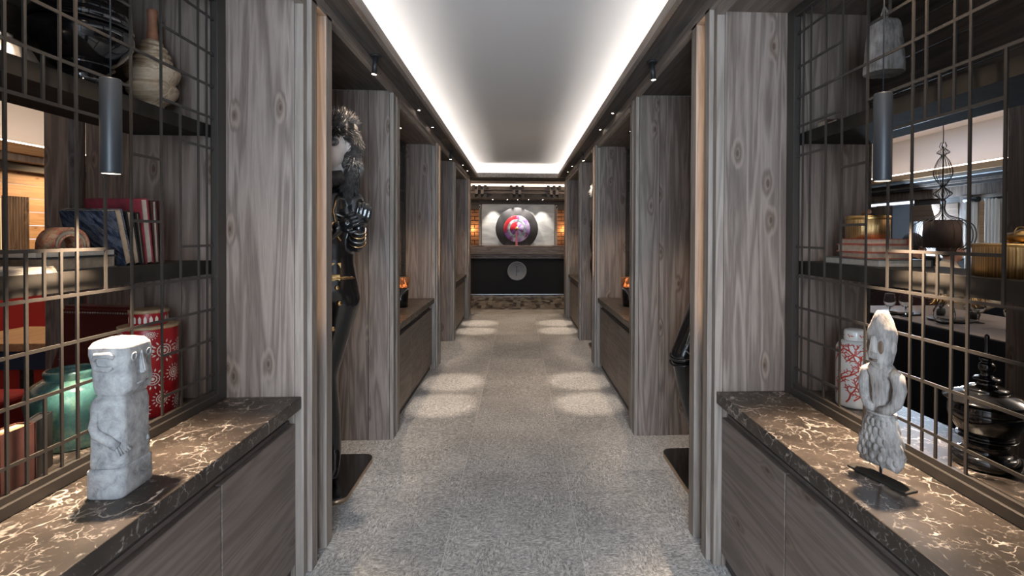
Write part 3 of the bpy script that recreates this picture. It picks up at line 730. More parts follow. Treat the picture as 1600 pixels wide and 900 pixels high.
def cyl_spot(s, y, label, e):
    c = thing('ceiling_spotlight', label, 'spotlight', (s*0.74, y, SOF), 0, 'tilted black ceiling spotlights')
    lathe('ceiling_plate', [(0.0, -0.008), (0.028, -0.008), (0.031, -0.0045), (0.031, -0.0002), (0.0, -0.0002)], black_matt, c, 28)
    a = Vector((0, 0, -0.006)); d = Vector((s*0.12, 0.05, -1)).normalized()
    cyl('lamp_tube', a, a+d*0.092, 0.0135, black_matt, c)
    cyl('lens', a+d*0.0915, a+d*0.0935, 0.0115, bulb, c)
    p = Vector(c.location)+a+d*0.10
    light('spot_light', 'SPOT', p, e, (1.0, 0.84, 0.68), p+Vector((s*0.28, 0.02, -1)), spot_size=R(60), spot_blend=0.6, shadow_soft_size=0.02)
def downlight(s, y, label, e, inward=0.0):
    c = thing('recessed_downlight', label, 'downlight', (s*0.742, y, SOF), 0, 'small recessed soffit downlights')
    lathe('bezel', [(0.008, -0.001), (0.0135, -0.002), (0.015, -0.0003), (0.015, 0.0)], black_matt, c, 24)
    lathe('lens', [(0.0, -0.0012), (0.0085, -0.0012), (0.0085, -0.0004), (0.0, -0.0004)], bulb, c, 16)
    p = Vector((s*0.742, y, SOF-0.012))
    light('down_light', 'SPOT', p, e, (1.0, 0.85, 0.70), p+Vector((-s*inward, 0.0, -1)), spot_size=R(17), spot_blend=0.7, shadow_soft_size=0.01)
for s in (-1, 1):
    cyl_spot(s, 2.765, 'black tilted ceiling spotlight above the nearest %s niche' % SIDE[s], 26)
    cyl_spot(s, 5.80, 'black tilted ceiling spotlight above the second %s niche' % SIDE[s], 26)
    for k, (y, wh) in enumerate(((3.946, 'first'), (4.56, 'second'), (6.985, 'third'), (7.60, 'fourth'))):
        downlight(s, y, 'small recessed downlight in the %s soffit, %s from the viewer' % (SIDE[s], wh), 60, 0.075)
# warm light over the middle and far counters (bay downlights)
def bay_lamp(s, y, wh, e=26):
    c = thing('recessed_downlight', 'black recessed downlight in the ceiling of the %s %s bay' % (wh, SIDE[s]), 'downlight', (s*0.97, y, 2.178), 0, 'bay ceiling downlights')
    lathe('bezel', [(0.026, -0.001), (0.04, -0.004), (0.043, -0.0003), (0.043, 0.0)], black_matt, c, 28)
    lathe('lens', [(0.0, -0.0015), (0.025, -0.0015), (0.025, -0.0005), (0.0, -0.0005)], bulb_soft, c, 20)
    light('bay_light', 'SPOT', (s*0.97, y, 2.165), e, (1.0, 0.78, 0.56), (s*0.99, y+0.02, 0), spot_size=R(95), spot_blend=0.7, shadow_soft_size=0.02)
for s in (-1, 1):
    bay_lamp(s, 1.25, 'nearest', 9); bay_lamp(s, 4.26, 'middle'); bay_lamp(s, 7.30, 'farthest')

# ------------------------------------------------------------------ reception lobby
lw = struct('wall_back', 'reception back wall with a pale marble panel and brick niches', cat='wall')
WY = 12.2
box('wall_board', -3.0, -1.34, WY, WY+0.1, 0, 2.9, wood_soffit, lw)
box('wall_board', 1.34, 3.0, WY, WY+0.1, 0, 2.9, wood_soffit, lw)
box('wall_board', -1.34, 1.34, WY, WY+0.1, 2.02, 2.9, wood_soffit, lw)
box('wall_board', -1.34, 1.34, WY, WY+0.1, 0, 1.0, wood_soffit, lw)
for s in (-1, 1):
    box('wall_pilaster', s*0.86, s*0.905, WY, WY+0.1, 1.0, 2.02, wood_trim, lw)
    # frame of brick niche
    box('niche_frame', s*0.905, s*0.93, WY-0.03, WY+0.1, 1.0, 1.95, wood_trim, lw)
    box('niche_frame', s*0.93, s*1.34, WY-0.03, WY+0.1, 1.92, 2.02, wood_soffit, lw)
    box('niche_back', s*0.905, s*1.34, WY+0.16, WY+0.2, 0.95, 2.02, dark_plain, lw)
    z = 1.0; row = 0
    while z < 1.90:
        x = 0.935 - (0.11 if row % 2 else 0.0)
        while x < 1.32:
            a, b_ = max(x, 0.935), min(x+0.208, 1.33)
            if b_-a > 0.03:
                box('brick', s*a, s*b_, WY+0.10+random.uniform(0, 0.012), WY+0.16, z, z+0.082, brick_m, lw, bev=0.004)
            x += 0.22
        z += 0.095; row += 1
    light('niche_light', 'POINT', (s*1.08, WY+0.03, 1.45), 1.1, (1.0, 0.62, 0.30), shadow_soft_size=0.03)
box('marble_panel', -0.857, 0.857, WY-0.02, WY+0.1, 1.0, 2.04, marble_g, lw, bev=0.003)
sbox('wall_lobby_left', -3.1, -3.0, YEND, WY+0.1, 0, 2.9, wood_v, 'panelled left wall of the reception lobby', 'wall')
sbox('wall_lobby_right', 3.0, 3.1, YEND, WY+0.1, 0, 2.9, wood_v, 'panelled right wall of the reception lobby', 'wall')
sbox('ceiling', -3.1, 3.1, YEND+0.02, WY+0.2, 2.9, 2.95, wood_soffit, 'dark ceiling over the reception lobby', 'ceiling')
wf = struct('wall_front', 'wall between corridor and reception lobby', cat='wall')
box('wall_board', -3.1, -0.80, YEND, YEND+0.02, 0, 2.9, wood_v, wf)
box('wall_board', 0.80, 3.1, YEND, YEND+0.02, 0, 2.9, wood_v, wf)
box('lintel', -0.80, 0.80, YEND, YEND+0.02, LIPZ+0.002, 2.9, wood_soffit, wf)
for s in (-1, 1):
    box('end_post', s*0.773, s*0.90, 8.36, YEND, 0, LIPZ, wood_v, wf)
    box('end_filler', s*0.80, s*1.42, 8.298, YEND, 0, SOF, wood_v, wf)
    light('lobby_side_light', 'POINT', (s*2.2, 10.4, 2.3), 34, (1.0, 0.82, 0.64), shadow_soft_size=0.2)

# canopy with fretwork above the desk
cn = thing('reception_canopy', 'dark wooden canopy with block fretwork and a light strip over the desk', 'canopy', (0, 11.6, 2.13))
box('top_beam', -2.9, 2.9, 0, 0.12, 0.34, 0.40, wood_x, cn)
box('light_strip', -2.9, 2.9, 0.02, 0.05, 0.285, 0.335, led_lobby, cn)
box('middle_beam', -2.9, 2.9, -0.01, 0.12, 0.195, 0.275, wood_x, cn)
box('lower_rail', -2.9, 2.9, 0.01, 0.10, 0.115, 0.165, wood_x, cn)
box('bottom_beam', -2.9, 2.9, 0.0, 0.58, 0.0, 0.055, wood_soffit, cn)
box('back_board', -2.9, 2.9, 0.06, 0.10, 0.055, 0.34, wood_soffit, cn)
for cxx in (-1.75, -0.87, -0.03, 0.81, 1.65):
    for q in range(3): box('fret_block', cxx-0.13+q*0.13-0.03, cxx-0.13+q*0.13+0.03, -0.05, 0.02, 0.205, 0.30, wood_soffit, cn)
    for q in range(2): box('fret_block', cxx-0.065+q*0.13-0.03, cxx-0.065+q*0.13+0.03, -0.07, 0.02, 0.10, 0.19, wood_trim, cn)
    for q in range(3): box('fret_block', cxx-0.13+q*0.13-0.03, cxx-0.13+q*0.13+0.03, -0.03, 0.02, 0.03, 0.125, wood_soffit, cn)
for i, x in enumerate((-0.583, -0.25, -0.01, 0.24, 0.563)):
    c = thing('recessed_downlight', 'tiny downlight over the marble panel, number %d from the left' % (i+1), 'downlight', (x, 11.82, 2.13), 0, 'downlights over the reception marble')
    c['label'] = ['leftmost', 'second from left', 'middle', 'second from right', 'rightmost'][i] + ' tiny downlight above the reception marble panel'
    lathe('bezel', [(0.013, -0.004), (0.022, -0.006), (0.024, -0.0003), (0.024, 0.0)], black_matt, c, 16)
    lathe('lens', [(0.0, -0.005), (0.013, -0.005), (0.013, -0.002), (0.0, -0.002)], bulb, c, 12)
    light('marble_light', 'SPOT', (x, 11.92, 2.12), 26, (1.0, 0.92, 0.82), (x, 12.22, 1.2), spot_size=R(62), spot_blend=0.8, shadow_soft_size=0.01)

dk = thing('reception_desk', 'black reception desk with a grey wooden top and round emblem', 'desk', (0, 11.1, 0))
box('front_panel', -1.9, 1.9, 0, 0.06, 0.035, 0.805, desk_black, dk)
box('foot_strip', -1.9, -0.003, -0.012, 0.02, 0.012, 0.034, granite, dk)
box('foot_strip', 0.003, 1.9, -0.012, 0.02, 0.012, 0.034, granite, dk)
box('body', -1.9, 1.9, 0.06, 0.55, 0.0, 0.80, dark_plain, dk)
led_ = box('ledge_band', -1.9, 1.9, -0.03, 0.08, 0.806, 0.885, wood_x, dk)
box('upper_fascia', -1.9, 1.9, -0.075, 0.10, 0.892, 1.056, wood_x, dk, bev=0.004)
box('worktop', -1.9, 1.9, -0.06, 0.60, 1.0565, 1.066, wood_x, dk)
em = lathe('round_emblem', [(0.0, 0.0), (0.205, 0.0), (0.208, 0.006), (0.205, 0.012), (0.19, 0.012), (0.188, 0.008), (0.0, 0.008)], disc_grey, dk, 48)
em.rotation_euler = (math.pi/2, 0, 0); em.location = (-0.02, 0.0, 0.53)
ink = plain('engraved_mark', (0.10, 0.10, 0.11, 1), 0.6)
mk = bmesh.new(); bbox(mk, -0.018, 0.002, -0.105, 0.11, 0.0085, 0.0095); btube(mk, [(0.028+0.022*math.cos(a), 0.012+0.024*math.sin(a), 0.009) for a in [i*math.pi/8 for i in range(16)]], 0.004, 6, True)
bbox(mk, 0.01, 0.05, -0.018, -0.010, 0.0085, 0.0095); bmo('engraved_sign', mk, ink, em)
# small engraved words along the ledge (too small to read)
for i, x in enumerate((-0.83, -0.58, -0.36, -0.1, 0.12, 0.35, 0.58, 0.80)):
    m_ = bmesh.new()
    for q in range(5):
        bbox(m_, x-0.07+q*0.028, x-0.07+q*0.028+0.016, -0.0308, -0.0300, 0.838, 0.858)
    bmo('engraved_word', m_, ink if i in (1, 2) else wood_soffit, led_)
for s in (-1, 1):
    d = thing('desk_tray', 'flat dark leather tray on the %s end of the reception desk' % SIDE[s], 'tray', (s*0.87, 11.12, 1.066), 0, 'leather trays on the desk')
    box('tray_base', -0.13, 0.13, -0.08, 0.08, 0.0, 0.008, cover_brown, d, bev=0.002)
    box('tray_pad', -0.115, 0.115, -0.065, 0.065, 0.008, 0.014, cover_black, d, bev=0.002)

def gong_paint():
    m, nt, b = nm('swirled_red_violet_enamel'); L = nt.links.new
    tc = N(nt, 'ShaderNodeTexCoord'); sp = N(nt, 'ShaderNodeSeparateXYZ'); L(tc.outputs['Object'], sp.inputs[0])
    zz_ = N(nt, 'ShaderNodeMath', operation='SUBTRACT', ins={1: 0.39}); L(sp.outputs[2], zz_.inputs[0])
    at = N(nt, 'ShaderNodeMath', operation='ARCTAN2'); L(zz_.outputs[0], at.inputs[0]); L(sp.outputs[0], at.inputs[1])
    no = N(nt, 'ShaderNodeTexNoise', ins={'Scale': 26.0, 'Detail': 5.0, 'Roughness': 0.8}); L(tc.outputs['Object'], no.inputs['Vector'])
    a1 = N(nt, 'ShaderNodeMath', operation='MULTIPLY_ADD', ins={1: 1/(2*math.pi), 2: 0.5}); L(at.outputs[0], a1.inputs[0])
    a2 = N(nt, 'ShaderNodeMath', operation='MULTIPLY_ADD', ins={1: 0.24}); L(no.outputs['Fac'], a2.inputs[0]); L(a1.outputs[0], a2.inputs[2])
    a3 = N(nt, 'ShaderNodeMath', operation='SUBTRACT', ins={1: 0.12}); L(a2.outputs[0], a3.inputs[0])
    red, vio, pale, dk_ = (0.30, 0.004, 0.012, 1), (0.22, 0.11, 0.36, 1), (0.48, 0.42, 0.60, 1), (0.12, 0.01, 0.07, 1)
    rp = ramp(nt, [(0.0, red), (0.05, dk_), (0.10, vio), (0.17, dk_), (0.22, pale), (0.28, vio), (0.34, pale), (0.42, dk_), (0.46, vio), (0.56, pale), (0.62, vio), (0.70, pale), (0.735, vio), (0.75, red), (0.85, (0.42, 0.02, 0.03, 1)), (1.0, red)]); L(a3.outputs[0], rp.inputs[0])
    L(rp.outputs[0], b.inputs['Base Color']); b.inputs['Roughness'].default_value = 0.35
    return m
gong_en = gong_paint()
ring_grey = plain('pale_grey_ring', (0.22, 0.25, 0.28, 1), 0.4, var=0.9, vscale=12)
gg = thing('gong_artwork', 'large charcoal disc with swirling red and violet enamel rings and brass boss', 'artwork', (-0.03, 12.02, 1.068))
def ringd(name, r0, r1, y0, y1, mat, par, zc=0.39, cut=True):
    prof = [(r0, 0), (r1-0.004, 0), (r1, 0.004), (r1, y1-y0), (r0, y1-y0)] if r0 > 0 else [(0, 0), (r1-0.004, 0), (r1, 0.004), (r1, y1-y0), (0, y1-y0)]
    o = lathe(name, prof, mat, par, 64); 
    o.data.transform(Matrix.Translation((0, y0, zc)) @ Matrix.Rotation(-math.pi/2, 4, 'X'))
    if cut:
        bm = bmesh.new(); bm.from_mesh(o.data)
        bmesh.ops.bisect_plane(bm, geom=bm.verts[:]+bm.edges[:]+bm.faces[:], plane_co=(0, 0, 0.0), plane_no=(0, 0, -1), clear_outer=True)
        bm.to_mesh(o.data); bm.free()
    return o
ringd('dark_disc', 0, 0.497, 0.0, 0.05, gong_dark, gg)
ringd('outer_enamel_ring', 0.215, 0.312, -0.012, 0.0, gong_en, gg)
ringd('pale_ring', 0.155, 0.222, -0.018, 0.0, ring_grey, gg)
ringd('inner_enamel_disc', 0, 0.162, -0.026, 0.0, gong_en, gg)
sphere('brass_boss', (0, -0.035, 0.39), 0.045, brass, gg, (1, 0.7, 1))
# tapering red ribbon from boss to the foot
rb = bmesh.new(); 
v4 = [rb.verts.new(p) for p in ((-0.022, -0.034, 0.36), (0.012, -0.034, 0.36), (0.022, -0.034, 0.0), (-0.034, -0.034, 0.0), (-0.022, -0.027, 0.36), (0.012, -0.027, 0.36), (0.022, -0.027, 0.0), (-0.034, -0.027, 0.0))]
for f in ((0,1,2,3), (7,6,5,4), (0,4,5,1), (1,5,6,2), (2,6,7,3), (3,7,4,0)): rb.faces.new([v4[i] for i in f])
bmo('red_ribbon', rb, plain('red_enamel', (0.32, 0.02, 0.012, 1), 0.35), gg)
sd = box('stand', -0.32, 0.32, -0.03, 0.08, -0.002+0.002, 0.02, gong_dark, gg)
# a shelf behind the desk carries the disc
sh = thing('back_counter', 'low counter behind the desk carrying the charcoal disc', 'counter', (0, 11.9, 0))
box('counter_body', -1.3, 1.3, 0.0, 0.25, 0.0, 1.03, wood_soffit, sh)
box('counter_top', -1.32, 1.32, -0.02, 0.265, 1.03, 1.068, wood_x, sh)

# ------------------------------------------------------------------ left lounge
RL = -4.5
wlo = struct('wall_lounge', 'honey coloured plank wall of the lounge beyond the left screen', cat='wall')
zz = 0.0; row = 0
while zz < 1.86:
    yy = -2.4 - (0.9 if row % 2 else 0.0)
    while yy < 8.5:
        box('plank', RL-0.03, RL+random.uniform(-0.004, 0.003), max(yy, -2.4)+0.0015, min(yy+1.9, 8.5)-0.0015, zz+0.0015, min(zz+0.125, 1.86)-0.0015, wood_warm, wlo); yy += 1.9
    zz += 0.125; row += 1
box('cornice', RL-0.03, RL+0.10, -2.4, 8.5, 1.86, 1.93, wood_dark, wlo)
box('cornice', RL-0.03, RL+0.20, -2.4, 8.5, 1.93, 1.99, wood_trim, wlo)
box('cornice', RL-0.03, RL+0.26, -2.4, 8.5, 1.99, 2.03, wood_warm, wlo)
box('cornice_lip', RL+0.23, RL+0.26, -2.4, 8.5, 2.03, 2.07, wood_warm, wlo)
box('upper_wall', RL-0.03, RL, -2.4, 8.5, 2.03, 2.5, white_paint, wlo)
led = box('cove_led_strip', RL+0.235, RL+0.255, -2.2, 8.3, 2.0705, 2.082, led_room)
tag(led, 'warm led strip in the cove above the honey plank wall', 'led strip')
sbox('ceiling', -4.6, -1.43, -2.4, 8.5, 2.5, 2.54, white_paint, 'white lounge ceiling lit warm from the cove', 'ceiling')
sbox('wall_lounge_end', -4.6, -1.43, 8.4, 8.45, 0, 2.5, wood_brown, 'far end wall of the lounge', 'wall')
sbox('wall_lounge_entry', -4.6, -1.43, -2.42, -2.40, 0, 2.5, wood_brown, 'near end wall of the lounge', 'wall')
lp = struct('wall_partition', 'grey spruce partition standing behind the oxblood chair', cat='wall')
for a, b_ in ((-2.50, -2.14), (-2.14, -1.78), (-1.78, -1.435)):
    box('plank', a+0.001, b_-0.001, 3.12, 3.16, 0, 2.5, wood_v, lp)
box('shadow_gap', -2.565, -2.50, 3.20, 3.24, 0, 2.5, dark_plain, lp)
box('post', -2.70, -2.565, 3.08, 3.20, 0, 2.5, wood_v, lp, bev=0.003)
light('lounge_glow', 'SPOT', (-3.9, 5.3, 2.0), 34, (1.0, 0.70, 0.42), (-4.5, 5.0, 1.2), spot_size=R(95), spot_blend=0.8, shadow_soft_size=0.05)
light('lounge_lamp', 'POINT', (-3.0, 3.6, 2.1), 14, (1.0, 0.76, 0.52), shadow_soft_size=0.1)

# table lamp with slatted shade
tl = thing('slatted_lamp', 'slatted wooden lamp glowing in front of the honey plank wall', 'lamp', (-4.335, 4.60, 0.778))
pm = plain('warm_paper', (0.8, 0.62, 0.4, 1), 0.7, emit=(1.0, 0.66, 0.36, 1), es=0.5)
box('paper_core', -0.06, 0.06, -0.09, 0.09, 0.02, 0.82, pm, tl)
for i in range(9):
    y = -0.10+0.2*i/8
    box('slat', 0.062, 0.076, y-0.006, y+0.006, 0, 0.84, wood_brown, tl)
for i in range(5):
    x = -0.07+0.13*i/4
    box('slat', x-0.006, x+0.006, -0.112, -0.10, 0, 0.84, wood_brown, tl)
box('base', -0.085, 0.085, -0.115, 0.115, -0.02, 0.0, wood_brown, tl)
sbd = thing('side_board', 'low wooden sideboard under the slatted lamp', 'sideboard', (-4.28, 4.7, 0))
box('body', -0.17, 0.07, -0.7, 0.9, 0.05, 0.72, wood_brown, sbd); box('top', -0.18, 0.08, -0.72, 0.92, 0.72, 0.758, wood_brown, sbd, bev=0.003)
for yy in (-0.6, 0.8):
    for xx in (-0.12, 0.04): box('leg', xx-0.02, xx+0.02, yy-0.02, yy+0.02, 0, 0.05, wood_dark, sbd)
# red bench and navy table in the lounge
bn = thing('lounge_bench', 'red upholstered bench with a pale wooden rail in the lounge', 'bench', (-3.75, 4.75, 0))
box('seat_cushion', -0.30, 0.30, -0.7, 0.7, 0.30, 0.44, red_cloth, bn, bev=0.03, seg=3)
box('back_cushion', -0.42, -0.28, -0.7, 0.7, 0.44, 0.84, red_cloth, bn, bev=0.04, seg=3)
box('base', -0.30, 0.26, -0.68, 0.68, 0.06, 0.30, red_cloth, bn)
for yy in (-0.6, 0.6):
    for xx in (-0.25, 0.22): cyl('leg', (xx, yy, 0), (xx, yy, 0.06), 0.02, wood_dark, bn)
nt_ = thing('lounge_table', 'pale topped low table with a navy apron in front of the red bench', 'table', (-3.15, 3.55, 0))
box('table_top', -0.36, 0.36, -0.30, 0.30, 0.585, 0.635, wood_warm, nt_, bev=0.004)
box('apron', -0.34, 0.34, -0.28, 0.28, 0.47, 0.585, blue_cloth, nt_)
for xx in (-0.3, 0.3):
    for yy in (-0.24, 0.24): box('leg', xx-0.025, xx+0.025, yy-0.025, yy+0.025, 0, 0.47, wood_dark, nt_)
pf = thing('pouf', 'small red cube pouf under the navy table edge', 'pouf', (-2.95, 2.99, 0))
box('cushion', -0.17, 0.17, -0.15, 0.15, 0.06, 0.40, red_cloth, pf, bev=0.03, seg=3)
box('base', -0.15, 0.15, -0.13, 0.13, 0.0, 0.06, wood_dark, pf)

# oxblood leather wing chair seen from behind the screen
ch = thing('wing_chair', 'oxblood leather chair with silver nailhead trim behind the turquoise jar', 'chair', (-1.80, 2.36, 0), R(-4))
def chair():
    # back: a slightly bowed slab with its outline in XZ
    out = [(-0.18, 0.985), (0.26, 0.975), (0.29, 0.94), (0.29, 0.40), (-0.34, 0.40), (-0.29, 0.50), (-0.205, 0.70), (-0.185, 0.80)]
    bm = bmesh.new()
    A = [bm.verts.new((x, -0.035-0.25*max(0, -0.19-x), z)) for x, z in out]; B = [bm.verts.new((x, 0.055, z)) for x, z in out]
    bm.faces.new(A); bm.faces.new(B[::-1]); n = len(out)
    for i in range(n): bm.faces.new((A[i], B[i], B[(i+1) % n], A[(i+1) % n]))
    bmesh.ops.bevel(bm, geom=bm.edges[:], offset=0.012, segments=2, affect='EDGES')
    back = bmo('backrest', bm, red_leather, ch)
    nb = bmesh.new()
    path = [(0.27, 0.950), (-0.165, 0.958), (-0.17, 0.80), (-0.19, 0.705), (-0.27, 0.51)]
    for (xa, za), (xb, zb) in zip(path[:-1], path[1:]):
        L_ = math.hypot(xb-xa, zb-za); n_ = max(1, int(L_/0.011))
        for i in range(n_):
            t_ = i/n_; x = xa+(xb-xa)*t_; z = za+(zb-za)*t_
            bsphere(nb, (x, -0.037-0.25*max(0, -0.19-x), z), 0.0046, 8, 5, (1, 0.6, 1))
    bmo('nailhead_trim', nb, silver, back, True)
    for sx in (-0.29, 0.27):
        box('armrest', sx-0.045, sx+0.045, 0.02, 0.5, 0.30, 0.60, red_leather, ch, bev=0.03, seg=3)
    box('seat', -0.25, 0.25, 0.02, 0.52, 0.26, 0.44, red_leather, ch, bev=0.03, seg=3)
    for xx in (-0.24, 0.24):
        for yy in (0.02, 0.46): cyl('leg', (xx, yy, 0), (xx, yy, 0.27), 0.018, wood_dark, ch, r1=0.024)
chair()

# ------------------------------------------------------------------ right dining room
RR = 5.2
wd = struct('wall_dining', 'dining room window wall with cornice, pale plaster and dark timber', cat='wall')
def wseg(n_, y0, y1, z0, z1, m_, d=0.0): box(n_, RR-d, RR+0.06, y0, y1, z0, z1, m_, wd)
wseg('wall_board', -2.4, 8.5, 0, 1.05, wood_dark)
wseg('wall_board', 6.87, 8.5, 1.05, 1.74, wood_brown)
wseg('timber_post', 6.87, 7.10, 1.05, 1.74, wood_brown, 0.06)
wseg('plaster_panel', 6.47, 6.86, 1.05, 1.74, plaster_blue)
wseg('timber_post', 5.60, 5.725, 1.05, 1.78, wood_brown, 0.05)
wseg('plaster_panel', -2.4, 5.60, 1.05, 1.78, curtain_mat)
wseg('timber_post', 5.36, 5.44, 1.05, 1.70, wood_warm, 0.07)
wseg('wall_board', 5.725, 6.47, 1.70, 1.79, wood_dark)
wseg('beam', -2.4, 8.5, 1.78, 1.90, wood_brown, 0.04)
wseg('cornice', -2.4, 8.5, 1.90, 1.93, wood_dark, 0.10)
wseg('cornice', -2.4, 8.5, 1.93, 1.955, wood_trim, 0.12)
wseg('cornice', -2.4, 8.5, 1.955, 1.99, wood_dark, 0.15)
wseg('cornice', -2.4, 8.5, 1.99, 2.03, plaster_blue, 0.22)
wseg('cornice', -2.4, 8.5, 2.03, 2.06, wood_warm, 0.26)
box('cornice_lip', RR-0.26, RR-0.24, -2.4, 8.5, 2.06, 2.10, wood_warm, wd)
wseg('upper_wall', -2.4, 8.5, 2.06, 2.6, white_paint)
led = box('cove_led_strip', RR-0.258, RR-0.242, -2.2, 8.3, 2.1005, 2.112, led_room)
tag(led, 'warm led strip in the dining room cove above the windows', 'led strip')
sbox('ceiling', 1.43, 5.3, -2.4, 8.5, 2.6, 2.64, white_paint, 'blue grey lit dining room ceiling', 'ceiling')
sbox('wall_dining_end', 1.43, 5.3, 8.4, 8.45, 0, 2.6, wood_brown, 'far end wall of the dining room', 'wall')
sbox('wall_dining_entry', 1.43, 5.3, -2.42, -2.40, 0, 2.6, wood_brown, 'near end wall of the dining room', 'wall')
wn = struct('window_1', 'bright dining room window under a brown roman blind', cat='window')
box('pane', RR+0.03, RR+0.036, 5.73, 6.08, 1.06, 1.70, pane_m, wn); box('pane', RR+0.03, RR+0.036, 6.12, 6.465, 1.06, 1.70, pane_m, wn)
box('window_frame', RR, RR+0.05, 6.08, 6.12, 1.05, 1.70, plaster_blue, wn)
box('window_frame', RR, RR+0.05, 5.725, 6.47, 1.25, 1.28, plaster_blue, wn)
box('window_sill', RR-0.06, RR+0.05, 5.725, 6.47, 1.04, 1.062, wood_brown, wn)
bl = thing('roman_blind', 'brown roman blind over the bright dining room window', 'blind', (RR-0.03, 5.73, 1.50))
for q in range(3): box('fold', -0.02-0.004*q, 0.02, 0, 0.735, q*0.065, q*0.065+0.075, plain('blind_fabric_%d' % q, (0.16, 0.095, 0.055, 1), 0.8), bl, bev=0.006)
for i, (a, b_) in enumerate(((5.46, 5.595), (5.19, 5.35))):
    cu = thing('curtain', 'pale gathered curtain %s the honey coloured post' % ('left of' if i == 0 else 'right of'), 'curtain', (RR-0.08, a, 0.1), 0, 'pale dining room curtains')
    vs_, fs_ = [], []; n_ = 28
    for j, z in enumerate((0.0, 1.62)):
        for q in range(n_+1): vs_.append((0.018*math.sin(q/n_*8*math.pi), (b_-a)*q/n_, z))
    for q in range(n_): fs_.append((q, q+1, n_+1+q+1, n_+1+q))
    o_ = raw('drape', vs_, fs_, curtain_mat, cu, True); md = o_.modifiers.new('thick', 'SOLIDIFY'); md.thickness = 0.004
    cyl('rod', (0, -0.02, 1.625), (0, b_-a+0.02, 1.625), 0.03 if i == 0 else 0.012, black_matt, cu)
cl_ = thing('timber_column', 'brown timber column at the right edge of the dining room view', 'column', (2.485, 2.12, 0))
box('shaft', -0.19, 0.2, 0.0, 0.16, 0.06, 2.6, wood_brown, cl_, bev=0.003); box('foot', -0.2, 0.21, -0.01, 0.17, 0, 0.06, wood_dark, cl_)
bmr = struct('trim_4', 'dark timber beam under the dining room ceiling', cat='beam')
box('beam', 1.44, 2.08, -2.4, 8.4, 2.36, 2.6, wood_soffit, bmr); box('beam_edge', 2.08, 2.12, -2.4, 8.4, 2.42, 2.6, wood_y, bmr)
light('dining_spot_light', 'SPOT', (3.1, 4.15, 2.56), 25, WARM, (3.0, 3.4, 0.7), spot_size=R(100), spot_blend=0.8, shadow_soft_size=0.03)
sp_ = thing('ceiling_spotlight', 'small bright ceiling spotlight in the dining room', 'spotlight', (2.0, 2.72, 2.36))
lathe('bezel', [(0.016, -0.004), (0.028, -0.012), (0.03, -0.0003), (0.03, 0.0)], black_matt, sp_, 16); lathe('lens', [(0, -0.012), (0.016, -0.012), (0.016, -0.002), (0, -0.002)], bulb, sp_, 12)
light('dining_fill', 'POINT', (3.6, 2.0, 2.3), 14, (1.0, 0.82, 0.66), shadow_soft_size=0.15)

# tables
def table(label, x0, x1, y0, y1):
    t = thing('dining_table', label, 'table', ((x0+x1)/2, (y0+y1)/2, 0))
    hx, hy = (x1-x0)/2, (y1-y0)/2
    n_ = 60; per = rrect(hx, hy, 0.06, 4)
    # draped cloth with gentle folds
    pts = []
    for i in range(len(per)):
        a = per[i]; b_ = per[(i+1) % len(per)]; L_ = math.hypot(b_[0]-a[0], b_[1]-a[1]); m_ = max(1, int(L_/0.03))
        for q in range(m_): pts.append((a[0]+(b_[0]-a[0])*q/m_, a[1]+(b_[1]-a[1])*q/m_))
    secs = []
    for z, amp in ((0.02, 0.022), (0.3, 0.016), (0.6, 0.006), (0.744, 0.0), (0.75, -0.006)):
        ring = []
        for i, (x, y) in enumerate(pts):
            l = math.hypot(x, y) or 1; w_ = amp*math.sin(i*0.55)+amp*0.9 if amp > 0 else amp
            ring.append((x+x/l*w_, y+y/l*w_))
        secs.append((z, ring))
    loft('tablecloth', secs, black_cloth, t)
    box('table_runner', -hx*0.98, hx*0.98, -hy*0.98, hy*0.98, 0.7502, 0.7525, table_linen, t)
    for sx in (-1, 1):
        for sy in (-1, 1): box('leg', sx*(hx-0.06)-0.025, sx*(hx-0.06)+0.025, sy*(hy-0.06)-0.025, sy*(hy-0.06)+0.025, 0, 0.74, wood_dark, t)
    return t
table('long dining table with a black cloth to the floor and grey runner', 2.56, 3.36, 2.37, 3.95)
table('rear dining table with a black cloth where two people sit', 4.46, 5.08, 3.75, 5.0)
def goblet(x, y, label, s=1.0):
    c = thing('wine_glass', label, 'glass', (x, y, 0.7525), 0, 'wine glasses on the dining table')
    lathe('bowl', [(r*s, z*s) for r, z in curve_prof([(0.005, 0.055), (0.022, 0.062), (0.036, 0.088), (0.037, 0.115), (0.030, 0.148), (0.0285, 0.149), (0.035, 0.115), (0.034, 0.09), (0.02, 0.066), (0.0, 0.060)], 3)], clear, c, 24)
    lathe('stem', [(r*s, z*s) for r, z in [(0.004, 0.008), (0.0035, 0.03), (0.005, 0.056)]], clear, c, 10)
    lathe('foot', [(r*s, z*s) for r, z in [(0.032, 0.0), (0.032, 0.002), (0.006, 0.008), (0.0, 0.008)]], clear, c, 24)
goblet(2.62, 3.46, 'leftmost wine glass on the long dining table', 1.0)
goblet(2.69, 3.40, 'wine glass beside the leftmost one on the long table', 1.1)
goblet(2.95, 3.12, 'wine glass standing right of the round carafe', 1.1)
goblet(2.90, 2.84, 'rightmost wine glass beside the timber column', 1.1)
cf = thing('carafe', 'round clear glass carafe on the long dining table', 'carafe', (2.70, 3.09, 0.7525), 0)
lathe('body', curve_prof([(0.02, 0.0), (0.045, 0.012), (0.058, 0.05), (0.05, 0.10), (0.028, 0.14), (0.022, 0.18), (0.028, 0.215), (0.026, 0.215), (0.02, 0.18), (0.026, 0.14), (0.047, 0.10), (0.055, 0.05), (0.04, 0.016), (0.0, 0.008)], 4), clear, cf, 28)
lathe('rim', [(0.026, 0.214), (0.029, 0.215), (0.029, 0.219), (0.026, 0.219)], clear, cf, 24)
